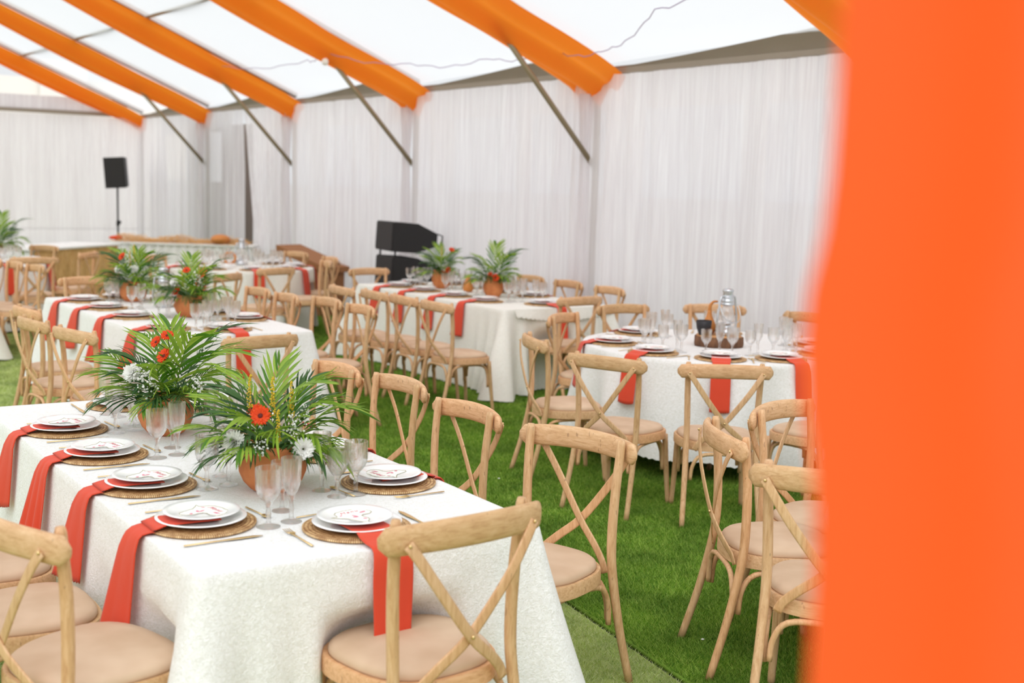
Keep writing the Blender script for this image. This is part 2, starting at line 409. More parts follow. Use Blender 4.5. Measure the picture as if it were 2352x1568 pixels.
# gable end
g = MB()
tag(MB().box((-5.5, YS[-1]-.02, EZ-.10), (EX, YS[-1]+.05, EZ-.03)).build('trim_3', MT['grime'], smooth=False), kind='structure')
tag(MB().box((-5.5, YS[-1]-.01, EZ-.03), (EX-.3, YS[-1]+.0, EZ+.22)).build('trim_4', MT['voile'], smooth=False), kind='structure')
tag(MB().add([(1, YS[-1]+19, -.03), (14, YS[-1]+19, -.03), (14, YS[-1]+19, 4.95), (1, YS[-1]+19, 4.95), (1, YS[-1]+22, -.03), (14, YS[-1]+22, -.03), (14, YS[-1]+22, 4.95), (1, YS[-1]+22, 4.95)],
    [(0,3,2,1),(4,5,6,7),(3,7,6,2),(0,4,7,3),(1,2,6,5)]).build('wall_outside_2', MT['grey_wall'], smooth=False), kind='structure')
o = MB().box((9.0, YS[-1]+18.4, 4.2), (10.4, YS[-1]+18.9, 5.5)).build('roof_turret', MT['grey_wall'], smooth=False); tag(o, 'pale masonry block outside the tent, upper left above the end curtain', 'building')
# cord with little lamps strung below the roof
pts = []
cx = [(5.25, YS[5]-.3, 3.36), (5.25, YS[4]+.5, 3.25), (5.2, YS[4], 3.33), (5.6, YS[4]-1.4, 3.12), (5.75, YS[3]+.9, 3.1), (5.9, YS[3], 3.13), (5.8, YS[3]-1.0, 3.05), (5.3, YS[3]-2.2, 3.22), (5.1, YS[2]+.3, 3.4)]
for i in range(len(cx)-1):
    a, b = Vector(cx[i]), Vector(cx[i+1])
    for j in range(10):
        t = j/10; p = a.lerp(b, t); p.z += -.06*sin(pi*t)+.012*sin(j*1.9+i); pts.append(p)
lc = MB().tube(pts, .004, 5).build('light_cord', MT['cord']); tag(lc, 'thin violet cord strung under the orange swags', 'cord')
o = MB().lathe([(.004, .05), (.012, .045), (.015, .02), (.035, 0), (.042, -.03), (.03, -.06), (1e-5, -.072)], 14).build('hanging_bulb', MT['bulb'], loc=(5.2, YS[4]-.09, 3.22)); tag(o, 'small round bulb hanging at the head of the diagonal brace', 'light bulb')
MB().tube([(0, 0, .04), (.0, 0, .12)], .006, 6).build('cord_holder', MT['cord'], o)

# ------------------------------------------------------------------ turf
def turf(name, poly, m, lab, dens, seed, hb, clip=None):
    xs = [p[0] for p in poly]; ys = [p[1] for p in poly]
    A, Bq, Cq, D = [np.array(p) for p in poly]     # quad a b c d
    rng = np.random.default_rng(seed)
    area = abs((Cq-A)[0]*(D-Bq)[1]-(Cq-A)[1]*(D-Bq)[0])/2
    n = int(area*dens*2.2)
    u, v = rng.random(n), rng.random(n)
    P = (A[None]*(1-u)[:, None]+Bq[None]*u[:, None])*(1-v)[:, None] + (D[None]*(1-u)[:, None]+Cq[None]*u[:, None])*v[:, None]
    # keep what the surroundings of the view can see, thinning with distance
    d = (P[:, 0]-CAM.x)*sin(YAW)+(P[:, 1]-CAM.y)*cos(YAW); s = (P[:, 0]-CAM.x)*cos(YAW)-(P[:, 1]-CAM.y)*sin(YAW)
    keep = (d > 3.2) & (np.abs(s) < d*.47+.5) & (rng.random(n) < np.clip((6.0/np.maximum(d, 1))**1.7, .06, 1)/1.0)
    P = P[keep]; d = d[keep]; n = len(P)
    h = hb*(.7+.6*rng.random(n)); w = .0022*np.clip(d/5, 1, 4); a = rng.random(n)*2*np.pi
    ln = h*(.25+.9*rng.random(n)); la = a+1.2*(rng.random(n)-.5)+.9*np.sin(P[:, 0]*1.7)
    V = np.zeros((n, 3, 3)); dx, dy = np.cos(a)*w, np.sin(a)*w
    V[:, 0, 0] = P[:, 0]-dx; V[:, 0, 1] = P[:, 1]-dy; V[:, 1, 0] = P[:, 0]+dx; V[:, 1, 1] = P[:, 1]+dy
    V[:, 2, 0] = P[:, 0]+np.cos(la)*ln; V[:, 2, 1] = P[:, 1]+np.sin(la)*ln; V[:, 2, 2] = h*.8
    V[:, :2, 2] = -.002
    me = bpy.data.meshes.new(name)
    base = np.array([[*A, 0], [*Bq, 0], [*Cq, 0], [*D, 0]], float); base = np.vstack([base, base-[0, 0, .02]])
    allv = np.vstack([base, V.reshape(-1, 3)])
    faces = [(0, 1, 2, 3), (4, 7, 6, 5), (0, 4, 5, 1), (1, 5, 6, 2), (2, 6, 7, 3), (3, 7, 4, 0)]
    nl = 24+3*n
    me.vertices.add(len(allv)); me.vertices.foreach_set('co', allv.ravel())
    me.loops.add(nl); li = np.concatenate([np.array(faces).ravel(), 8+np.arange(3*n)]); me.loops.foreach_set('vertex_index', li.astype(np.int32))
    me.polygons.add(6+n); ls = np.concatenate([np.arange(6)*4, 24+3*np.arange(n)]).astype(np.int32)
    me.polygons.foreach_set('loop_start', ls)
    me.update(calc_edges=True); me.validate(); me.materials.append(m)
    o = link(name, me); tag(o, lab, 'artificial grass', kind='stuff'); o.location.z = 0.0
    return o
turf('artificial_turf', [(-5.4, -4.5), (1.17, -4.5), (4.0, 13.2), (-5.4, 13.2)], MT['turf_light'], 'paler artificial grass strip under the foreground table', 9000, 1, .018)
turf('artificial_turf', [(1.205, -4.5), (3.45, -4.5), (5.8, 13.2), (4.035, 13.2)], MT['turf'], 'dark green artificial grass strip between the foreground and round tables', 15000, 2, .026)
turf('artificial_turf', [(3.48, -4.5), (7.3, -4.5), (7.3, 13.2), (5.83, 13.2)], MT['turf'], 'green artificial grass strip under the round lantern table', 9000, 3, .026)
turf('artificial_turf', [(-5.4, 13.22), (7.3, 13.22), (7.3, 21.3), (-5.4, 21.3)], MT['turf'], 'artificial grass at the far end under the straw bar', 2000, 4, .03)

for x, y, lab in [(2.27, .43, 'small white petal lying on the dark turf at lower right'), (3.05, 3.12, 'small white petal on the turf between two chair rows')]:
    tag(MB().ball((0, 0, 0), .007, 8, 5, (1.2, 1, .45)).build('fallen_petal', MT['white_petal'], loc=(x, y, .016)), lab, 'petal')
# ------------------------------------------------------------------ chairs
def bez(P, n):
    """Catmull-Rom through points"""
    P = [Vector(p) for p in P]; Q = [P[0]*2-P[1]]+P+[P[-1]*2-P[-2]]; out = []
    for i in range(1, len(Q)-2):
        for j in range(n):
            t = j/n; a, b, c, d = Q[i-1:i+3]
            out.append(.5*((2*b)+(-a+c)*t+(2*a-5*b+4*c-d)*t*t+(-a+3*b-3*c+d)*t**3))
    out.append(P[-1]); return out
def seat_outline(t, k=1.0):
    c, s = cos(t), sin(t); e = .72
    x = math.copysign(abs(c)**e, c)*.222; y = math.copysign(abs(s)**e, s)*.215
    x *= 1+.10*y/.215; return x*k, y*k
def make_chair():
    root = empty('crossback_chair'); wd = MT['wood']; N = 40
    # cushion
    vs = []; fs = []
    rings = [(.985, .452), (1.0, .462), (.985, .474), (.93, .483), (.75, .489), (.4, .492)]
    for k, z in rings:
        for i in range(N): x, y = seat_outline(2*pi*i/N, k*.93); vs.append((x, y, z))
    for r in range(len(rings)-1):
        for i in range(N): fs.append((r*N+i, r*N+(i+1) % N, (r+1)*N+(i+1) % N, (r+1)*N+i))
    fs.append(tuple((len(rings)-1)*N+i for i in range(N))); fs.append(tuple(range(N-1, -1, -1)))
    seat = MB().add(vs, fs).build('seat', MT['cushion'], root)
    # seat ring
    vs = []; fs = []; rr = [(1.0, .408), (1.0, .448), (.985, .456), (.93, .456), (.90, .448), (.90, .408)]
    for k, z in rr:
        for i in range(N): x, y = seat_outline(2*pi*i/N, k); vs.append((x, y, z))
    for r in range(len(rr)):
        r_ = (r+1) % len(rr)
        for i in range(N): fs.append((r*N+i, r*N+(i+1) % N, r_*N+(i+1) % N, r_*N+i))
    MB().add(vs, fs).build('seat_frame', MT['wood_h'], root, sharp=50)
    for s in (-1, 1):
        MB().tube(bez([(s*.212, -.300, 0), (s*.200, -.238, .22), (s*.192, -.194, .43), (s*.191, -.184, .56), (s*.196, -.188, .72), (s*.200, -.200, .84), (s*.201, -.205, .902)], 4),
                  [.0145, .0148, .015, .0152, .0155, .0158, .016, .0163, .0165, .0165, .0168, .017, .017, .017, .017, .0168, .0168, .0165, .0165, .0162, .0162, .016, .016, .0155, .012], 12).build('leg', wd, root)
        MB().tube(bez([(s*.205, .205, 0), (s*.196, .185, .2), (s*.188, .165, .42)], 5), [.0135+.0004*i for i in range(11)], 12).build('leg', wd, root)
    # rail
    pts = []; rs = []
    for i in range(25):
        u = -1+2*i/24; x = .270*u*(1-.04*u*u); y = -.272+.060*u*u; z = .852+.012*(1-u*u)
        e = 1 if abs(u) < .93 else sqrt(max(.05, 1-((abs(u)-.93)/.075)**2))
        pts.append((x, y, z)); rs.append(((.037+.003*(1-u*u))*e, (.0145+.002*(1-u*u))*e))
    MB().tube(pts, rs, 16, flat=.8, nrm=(0, 0, 1)).build('back_rail', MT['wood_h'], root)
    for s in (-1, 1):
        o = .004*s
        p = bez([(s*.203, -.260+o, .852), (s*.170, -.268+o, .805), (s*.108, -.272+o, .715), (0, -.258+o*1.2, .575), (-s*.085, -.236+o, .498), (-s*.132, -.216, .45), (-s*.150, -.208, .415)], 4)
        st = MB().tube(p, (.0032, .0155), 8, flat=.5, nrm=(0, -1, .1)).build('cross_strap', wd, root)
        rv = MB().ball((s*.201, -.265+o, .85), .0055, 8, 5)
        rv.build('rivet', MT['gold'], st)
        if s > 0: MB().ball((0, -.267, .577), .006, 8, 5).build('rivet', MT['gold'], st)
    # bentwood braces: sides, front, back
    def arch(a, b, za, zb, ht, out):
        a, b = Vector(a), Vector(b); p = [a+Vector((0, 0, za)), a.lerp(b, .03)+Vector((0, 0, ht-.07)), a.lerp(b, .16)+Vector((0, 0, ht-.012)), a.lerp(b, .5)+Vector((0, 0, ht)), a.lerp(b, .84)+Vector((0, 0, ht-.012)), a.lerp(b, .97)+Vector((0, 0, ht-.07)), b+Vector((0, 0, zb))]
        return MB().tube(bez(p, 4), .0105, 8)
    for s in (-1, 1): arch((s*.183, -.195, 0), (s*.178, .165, 0), .24, .21, .398, 0).build('curved_brace', wd, root)
    arch((-.165, .178, 0), (.165, .178, 0), .25, .25, .396, 0).build('curved_brace', wd, root)
    arch((-.165, -.212, 0), (.165, -.212, 0), .25, .25, .396, 0).build('curved_brace', wd, root)
    return reg(root)
chair = make_chair()
CHAIRS = [] # (x, y) of the seats, for the cloths to give way
def put_chair(x, y, phi, lab, group, sc=1.0):
    a = radians(phi)-pi/2
    place(chair, (x, y, 0), a, 'pale limed-wood crossback chair ' + lab, group, cat='chair', scale=sc); CHAIRS.append((x, y))

G1, G2, G3, GR = 'chairs at the foreground table', 'chairs at the second long table', 'chairs at the table by the speaker stack', 'chairs around the lantern table'
G4, G5, G6, G7 = 'chairs at the distant round table', 'chairs at the table by the orange curtain', 'chairs at the far left table', 'chairs at the table on the left edge'
put_chair(1.39, .39, 196, 'right of the foreground table, nearest of its right side', G1, 1.035)
put_chair(1.40, 1.24, 181, 'second from near end on right side of foreground table', G1)
put_chair(1.48, 1.98, 180, 'third from near end on right side of foreground table', G1)
put_chair(1.40, 2.49, 181, 'far right of foreground table, beside the front palm pot', G1)
put_chair(.60, -.12, 95, 'seen from behind at the near end, before the hanging napkin', G1, 1.056)
put_chair(-.20, .27, 16, 'at bottom left corner, its rail end by the red napkins', G1, 1.047)
put_chair(-.26, .81, 0, 'cut by the left edge, second on left of foreground table', G1)
put_chair(-.27, 1.35, 0, 'whose seat corner shows at far left, third on foreground left', G1)
for i, (x, y, a, lab) in enumerate([(2.73, 6.74, 181, 'farthest on the right side of the second long table'), (2.74, 6.18, 177, 'second farthest on right side of the second long table'),
        (2.90, 5.75, 181, 'second nearest on right side of the second long table'), (2.89, 5.16, 177, 'nearest on the right side of the second long table'),
        (1.71, 3.97, 97, 'backing the camera at near end of second long table'), (1.08, 5.80, 6, 'farthest of three on left of second long table'),
        (.96, 5.10, 7, 'middle of three on left of second long table'), (1.05, 4.50, 14, 'nearest of three on left of second long table'),
        (1.92, 7.98, -90, 'at the far end of the second long table')]): put_chair(x, y, a, lab, G2)
for x, y, a, lab in [(3.97, 6.76, -1, 'far left of the row facing the speaker stack table'), (4.05, 6.29, -1, 'second from left in row before speaker stack table'),
        (4.07, 5.80, -2, 'third from left in row before speaker stack table'), (4.07, 5.27, 0, 'at right end of row before speaker stack table'),
        (5.27, 5.50, 94, 'at the near end of the speaker stack table'), (6.02, 7.40, 178, 'behind the speaker stack table beside the right palm pot'),
        (6.02, 6.75, 177, 'behind the speaker stack table, middle by the curtain'), (5.96, 6.02, 175, 'behind the speaker stack table, rightmost by the curtain'),
        (5.05, 8.5, -86, 'directly in front of the black speaker stack')]: put_chair(x, y, a, lab, G3)
for x, y, a, lab in [(4.36, 3.93, -62, 'left rear of lantern table, behind the sideways one'), (3.50, 3.04, -20, 'seen sideways at left of the lantern table'),
        (3.36, 2.31, 21, 'seen from behind at left front of the lantern table'), (3.69, 1.89, 56, 'seen from behind at centre front of the lantern table'),
        (4.30, 1.72, 95, 'right front of lantern table, mostly behind orange curtain'), (5.15, 4.33, -94, 'behind lantern table at left, above two plates'),
        (5.80, 4.14, -130, 'behind the lantern itself'), (5.98, 3.52, -179, 'behind lantern table at right, fading into orange curtain')]: put_chair(x, y, a, lab, GR)
for x, y, a, lab, sc in [(2.40, .18, -28, 'seen sideways at lower right before the orange curtain', 1.03), (2.15, -.32, 36, 'lowest on the right, cut by the orange curtain', 1.05),
        (2.83, .315, -76, 'facing the camera beside the orange curtain', 1.035)]: put_chair(x, y, a, lab, G5, sc)
T4C = (4.51, 11.08)
for x, y, a, lab in [(3.18, 8.55, 128, 'left front of the distant round table, behind palm leaves'), (4.03, 9.22, 106, 'centre front of the distant round table'),
        (4.87, 9.95, 165, 'right end of distant round table near the curtain'), (5.25, 10.60, 175, 'half hidden at far right of distant round table'),
        (5.28, 11.60, -165, 'behind distant round table before the wicker hamper'), (3.66, 11.0, -45, 'left rear of distant round table before the pleated skirt')]: put_chair(x, y, a, lab, G4)
T6C = (1.72, 12.42)
for x, y, a, lab in [(2.15, 11.25, 80, 'before the far left table, under its two napkins'), (2.75, 12.0, 140, 'right of far left table before the straw bar'),
        (2.55, 13.15, -150, 'rear right of far left table against the straw bar')]: put_chair(x, y, a, lab, G6)
for x, y, a, lab in [(1.62, 9.78, 185, 'nearest in the packed row at the left edge'), (1.52, 10.25, 183, 'second in the packed row at the left edge'), (1.42, 10.72, 180, 'third in the packed row at the left edge')]: put_chair(x, y, a, lab, G7)

# ------------------------------------------------------------------ tables + cloths
def perim_rect(x0, x1, y0, y1, rc=.03, step=.022):
    pts = []
    cs = [((x1-rc, y0+rc), -pi/2), ((x1-rc, y1-rc), 0), ((x0+rc, y1-rc), pi/2), ((x0+rc, y0+rc), pi)]
    for i, ((cx, cy_), a0) in enumerate(cs):
        for j in range(7):
            a = a0+pi/2*j/6; am = a0+pi/4; pts.append((cx+rc*cos(a), cy_+rc*sin(a), .5*cos(a)+.5*cos(am), .5*sin(a)+.5*sin(am), 1.0))
        nx_, ny_ = cs[(i+1) % 4][0]; a = a0+pi/2
        p = (cx+rc*cos(a), cy_+rc*sin(a)); q = (nx_+rc*cos(a), ny_+rc*sin(a)); L = hypot(q[0]-p[0], q[1]-p[1]); k = int(L/step)
        for j in range(1, k):
            t = j/k; dist = min(t, 1-t)*L
            # normals lean toward the corner so that the spare cloth gathers there
            nx, ny = cos(a), sin(a); w = math.exp(-(dist/.10)**2)
            tx, ty = (q[0]-p[0])/L, (q[1]-p[1])/L; sg = -1 if t < .5 else 1
            nx = nx*(1-.146*w)+sg*tx*w*.354; ny = ny*(1-.146*w)+sg*ty*w*.354
            pts.append((p[0]+(q[0]-p[0])*t, p[1]+(q[1]-p[1])*t, nx, ny, w, dist))
    return pts
def perim_round(cx, cy_, R, n=260):
    return [(cx+R*cos(2*pi*i/n), cy_+R*sin(2*pi*i/n), cos(2*pi*i/n), sin(2*pi*i/n), 0) for i in range(n)]
def cloth(P, cen, hem, m, lab, seed, amp=.012, flare=.05, corner=.16, nf=9, pleat=.03, grp='white cloths over the dining tables', scal=.016):
    rnd = random.Random(seed); N = len(P); S_ = [0]
    for i in range(1, N): S_.append(S_[-1]+hypot(P[i][0]-P[i-1][0], P[i][1]-P[i-1][1]))
    L = S_[-1]+hypot(P[0][0]-P[-1][0], P[0][1]-P[-1][1])
    ks = [(round(L*nf/2*(.5+rnd.random())), rnd.uniform(0, 6.28), rnd.uniform(.5, 1)) for _ in range(5)]
    vs = []; fs = []
    tops = [0.0, .25, .5, .75, .92, .985, 1.0]
    for k in tops:
        for p in P: vs.append((cen[0]+(p[0]-cen[0])*k, cen[1]+(p[1]-cen[1])*k, TT+.0015*sin(p[0]*9+k*7)*sin(p[1]*7)*k))
    rows = [.004, .015, .04, .08, .14, .21, .29, .38, .47, .56, .65, .74, .83, .92, .97, 1.0]
    D = TT-hem; nsc = round(L/.055)
    for r, t in enumerate(rows):
        for i, p in enumerate(P):
            w = sum(a*sin(2*pi*k*S_[i]/L+ph+.6*t) for k, ph, a in ks)/3
            off = .005*min(1, t*60) + flare*t + amp*w*t**1.1*2 + corner*p[4]*t**1.15 - .006*t*(math.exp(-((p[4]-.3)/.2)**2) if p[4] else 0)
            if len(p) > 4 and (p[4] > .999 or len(p) > 5):
                dd = p[5] if len(p) > 5 else 0.0; off += pleat*t**1.25*math.exp(-(dd/.26)**2)*(cos(dd*2*pi/.17+.3*sin(seed+p[0]*3))-.25)
            z = TT-.004-D*t
            if t > .93: z += scal*(1-abs(sin(pi*nsc*S_[i]/L)))*(t-.9)*10*.8
            x, y = p[0]+p[2]*off, p[1]+p[3]*off
            if z < .60:
                for cx, cy_ in CHAIRS:
                    dx, dy = x-cx, y-cy_; d = hypot(dx, dy); R = .262
                    if d < R:
                        ix, iy = (cen[0]-x), (cen[1]-y)
                        if P is not None:
                            # slide inward along the table normal until clear of the seat
                            nx, ny = -p[2]/hypot(p[2], p[3]), -p[3]/hypot(p[2], p[3]); bq = dx*nx+dy*ny
                            s = -bq+sqrt(max(0, bq*bq-(d*d-R*R))); f = min(1, (.60-z)/.09); x += nx*s*f; y += ny*s*f
            vs.append((x, y, z))
    T_ = len(tops)+len(rows)
    for r in range(T_-1):
        for i in range(N):
            j = (i+1) % N; fs.append((r*N+i, r*N+j, (r+1)*N+j, (r+1)*N+i))
    return tag(MB().add(vs, fs).build('tablecloth', m), lab, 'tablecloth', grp)
def table_rect(x0, x1, y0, y1, lab):
    r = empty('banquet_table', ((x0+x1)/2, (y0+y1)/2, 0), 0, lab, 'table', 'tables hidden under white cloths'); hx, hy = (x1-x0)/2, (y1-y0)/2
    MB().box((-hx+.01, -hy+.01, .725), (hx-.01, hy-.01, .752)).build('table_top', MT['cutwood'], r, False)
    for sx in (-1, 1):
        for sy in (-1, 1): MB().tube([(sx*(hx-.25), sy*(hy-.35), 0), (sx*(hx-.25), sy*(hy-.35), .73)], .018, 8).build('leg', MT['pole'], r)
def table_round(cx, cy_, R, lab):
    r = empty('round_table', (cx, cy_, 0), 0, lab, 'table', 'tables hidden under white cloths')
    MB().lathe([(1e-4, .725), (R-.01, .725), (R-.01, .752), (1e-4, .752)], 48).build('table_top', MT['cutwood'], r)
    for k in range(4):
        a = pi/4+k*pi/2; q = R*.62; MB().tube([(q*cos(a), q*sin(a), 0), (q*cos(a), q*sin(a), .73)], .02, 8).build('leg', MT['wood'], r)
T1 = (0, 1.13, 0, 2.76); T2 = (1.47, 2.60, 4.87, 7.85); T3 = (4.76, 5.95, 5.66, 8.45); TR = (4.87, 3.14, .94); T5 = (2.98, -.52, .70); T7 = (.2, 1.31, 9.55, 11.15)
table_rect(*T1, 'foreground dining table covered by the largest white cloth'); table_rect(*T2, 'second long dining table under a white cloth behind the foreground table')
table_rect(*T3, 'long dining table under an ivory cloth beside the speaker stack'); table_round(*TR, 'round dining table carrying the silver lantern and wood slab')
table_round(*T5, 'round dining table mostly hidden behind the orange curtain'); table_round(*T4C, .88, 'distant round dining table before the pleated skirt')
table_round(*T6C, .90, 'distant round dining table at the left edge by the straw bar'); table_rect(*T7, 'dining table at the left edge, only a cloth corner showing')
def cenr(t): return ((t[0]+t[1])/2, (t[2]+t[3])/2)
cloth(perim_rect(*T1), cenr(T1), .03, MT['cloth'], 'white textured tablecloth on the foreground table', 11, amp=.010, flare=.07, corner=.15, pleat=.055)
cloth(perim_rect(*T2), cenr(T2), .03, MT['cloth'], 'white tablecloth on the second long table with two palm pots', 12, amp=.012, flare=.07, corner=.13)
cloth(perim_rect(*T3), cenr(T3), .02, MT['cloth_cream'], 'ivory tablecloth with a folded corner by the speaker stack', 13, amp=.016, flare=.07, corner=.22, pleat=.11)
fx0, fx1, fy = T3[0]+.10, T3[1]-.02, T3[2]
ov = MB().grid(lambda u, v: (fx0+(fx1-fx0)*u, fy-.012-.025*v-.010*sin(u*13)*v, TT+.001-(.055+.05*sin(pi*u))*v - (.012*abs(sin(u*pi*22)) if v > .99 else 0)), 132, 6).build('folded_flap', MT['cloth_cream'], [o for o in bpy.data.objects if o.name.startswith('tablecloth')][-1])
ov['label'] = 'short scalloped flap'
cloth(perim_round(*TR), TR[:2], .13, MT['cloth'], 'white scalloped tablecloth on the round lantern table', 14, amp=.085, flare=.06, nf=4.2, corner=0)
cloth(perim_round(*T5), T5[:2], .04, MT['cloth'], 'white scalloped cloth hem at lower right behind the orange curtain', 15, amp=.05, flare=.10, nf=5, corner=0)
cloth(perim_round(*T4C, .88), T4C, .03, MT['cloth_cream'], 'ivory tablecloth on the distant round table before the hamper', 16, amp=.03, flare=.05, nf=4, corner=0)
cloth(perim_round(*T6C, .90), T6C, .03, MT['cloth'], 'white tablecloth on the distant table left of the straw bar', 17, amp=.03, flare=.05, nf=4, corner=0)
cloth(perim_rect(*T7), cenr(T7), .02, MT['cloth_cream'], 'ivory cloth corner at the left edge beside the packed chairs', 18, amp=.02, flare=.10, corner=.16)

# ------------------------------------------------------------------ tableware prototypes
def proto_charger():
    prof = [(1e-4, 0), (.160, 0), (.168, .004), (.168, .010)]; k = 13
    for i in range(k*4):
        r = .165*(1-(i+1)/(k*4+1)); prof.append((max(r, 1e-4), .0080+.0038*abs(sin(pi*(i+.5)/4))))
    return reg(MB().lathe(prof, 56).build('rattan_charger', MT['rattan']))
def plate_mesh(name, R, h):
    prof = [(1e-4, 0), (R*.58, 0), (R*.60, .002), (R*.66, .004), (R*.86, h*.72), (R*.985, h*.92), (R, h), (R*.985, h+.0025), (R*.86, h*.80+.002), (R*.66, .0075), (R*.60, .0055), (1e-4, .005)]
    return reg(MB().lathe(prof, 64).build(name, MT['china']))
P_charger = proto_charger(); P_dinner = plate_mesh('dinner_plate', .139, .017); P_side = plate_mesh('side_plate', .117, .013)
AF = [(-.52,.62),(-.40,.80),(-.18,.90),(.02,.95),(.22,.93),(.42,.97),(.58,.86),(.76,.60),(.84,.36),(.80,.18),(.62,.02),(.38,.02),(.24,-.08),(.22,-.30),(.28,-.50),(.20,-.78),(.02,-1.0),(-.16,-.92),(-.26,-.66),(-.34,-.42),(-.40,-.20),(-.56,-.02),(-.86,.24),(-.62,.22),(-.56,.36)]
def proto_card():
    rnd = random.Random(3); P = []
    for i in range(len(AF)):
        a, b = AF[i], AF[(i+1) % len(AF)]
        for j in range(3):
            t = j/3; P.append(((a[0]+(b[0]-a[0])*t+rnd.uniform(-.012, .012))*.088, (a[1]+(b[1]-a[1])*t+rnd.uniform(-.012, .012))*.074, ))
    n = len(P); z0, z1 = 0, .0012
    r = MB().add([(x, y, z0) for x, y in P]+[(x, y, z1) for x, y in P], [tuple(range(n, 2*n)), tuple(range(n-1, -1, -1))]+[(i, (i+1) % n, n+(i+1) % n, n+i) for i in range(n)]).build('menu_card', MT['card'], smooth=False)
    MB().tube([(x*.985, y*.985, z1+.0003) for x, y in P], (.0004, .0013), 4, nrm=(0, 0, 1), close=True).build('printed_border', MT['ink_olive'], r)
    tc = bpy.data.curves.new('menu_text', 'FONT'); tc.body = 'Menu'; tc.size = .026; tc.shear = .5; tc.extrude = .0002; tc.align_x = 'CENTER'; tc.space_character = 1.25
    to = bpy.data.objects.new('tmp', tc); COL.objects.link(to); dg = bpy.context.evaluated_depsgraph_get(); dg.update()
    me = bpy.data.meshes.new_from_object(to.evaluated_get(dg)); bpy.data.objects.remove(to); me.materials.clear(); me.materials.append(MT['ink_soft'])
    t = link('lettering', me, r, (.004, .036, z1+.0006)); t.rotation_euler = (0, 0, .12)
    b = MB()
    for (x, y, a, sx, sy) in ((.046, .030, .25, .014, .0028), (.044, .024, .2, .012, .0024), (.0, .0, .4, .004, .012), (-.004, -.012, -.3, .010, .005), (-.036, .022, .5, .007, .003), (.012, -.04, .9, .005, .007)):
        ring = [(x+cos(a)*sx*cos(q)-sin(a)*sy*sin(q), y+sin(a)*sx*cos(q)+cos(a)*sy*sin(q), z1+.0006) for q in [2*pi*i/12 for i in range(12)]]
        b.add(ring, [tuple(range(12))])
    b.build('printed_motif', MT['ink_pink'], r, False)
    return reg(r)
P_card = proto_card()
def goblet_prof(H, rb, rw, stem_h, foot, wall=.0022):
    out = [(1e-4, 0), (foot, 0), (foot, .002), (foot*.8, .0045), (foot*.35, .009), (.0075, .014), (.0065, .03), (.0085, stem_h*.55), (.006, stem_h*.85), (.010, stem_h)]
    bowl = []
    for i in range(1, 13):
        t = i/12; bowl.append((rb*(sin(min(1, t*2.1)*pi/2))**.75+(rw-rb)*max(0, t-.35)/.65, stem_h+(H-stem_h)*t))
    inner = [(max(1e-4, r-wall-(.002 if i < 2 else 0)), z) for i, (r, z) in enumerate(bowl)][::-1]
    inner = [(r, z+(.003 if z < H-.001 else 0)) for r, z in inner] + [(1e-4, stem_h+.010)]
    return out+bowl+inner
def proto_glass(name, H, rb, rw, stem, foot, nfl):
    pr = goblet_prof(H, rb, rw, stem, foot); n0 = 10
    def md(i, a):
        if i < 3: return 1+.012*cos(24*a)
        if i < n0: return 1+.06*cos(6*a)
        k = i-n0
        if k < 12:
            t = (k+1)/12
            if t < .45: return 1+.045*cos(nfl*a+(k % 2)*pi)
            if t < .95: return 1+.036*cos(nfl*a)
        return 1
    return reg(MB().lathe(pr, 48, mod=md).build(name, MT['glass'], sharp=70))
P_goblet = proto_glass('crystal_goblet', .186, .038, .040, .070, .037, 12)
P_wine = proto_glass('crystal_wine_glass', .165, .034, .035, .064, .033, 12)
P_flute = proto_glass('crystal_flute', .205, .028, .032, .074, .033, 12)
def proto_cutlery(kind):
    r = MB()
    if kind == 'knife':
        r.tube([(0, -.115, .004), (0, -.02, .004), (0, .0, .004), (.001, .05, .004), (.002, .10, .004), (.004, .125, .003)], [(.0022, .0045), (.0022, .0042), (.0018, .005), (.0012, .0095), (.001, .0085), (.0008, .002)], 8, nrm=(0, 0, 1))
    elif kind == 'fork':
        r.tube([(0, -.105, .004), (0, 0, .004), (0, .025, .004), (0, .04, .006)], [(.0018, .0045), (.0016, .003), (.0014, .004), (.001, .0115)], 8, nrm=(0, 0, 1))
        for k in range(4):
            x = -.0099+.0066*k; r.tube([(x*.9, .037, .006), (x, .055, .004), (x, .088, .007)], [.0016, .0015, .0008], 6)
    else:
        r.tube([(0, -.085, .004), (0, .03, .004)], [(.0018, .0042), (.0015, .0028)], 8, nrm=(0, 0, 1))
        r.ball((0, .048, .006), .013, 12, 8, (.95, 1.6, .28))
    return reg(r.build({'knife': 'table_knife', 'fork': 'table_fork', 'spoon': 'dessert_spoon'}[kind], MT['gold']))
P_knife, P_fork, P_spoon = proto_cutlery('knife'), proto_cutlery('fork'), proto_cutlery('spoon')

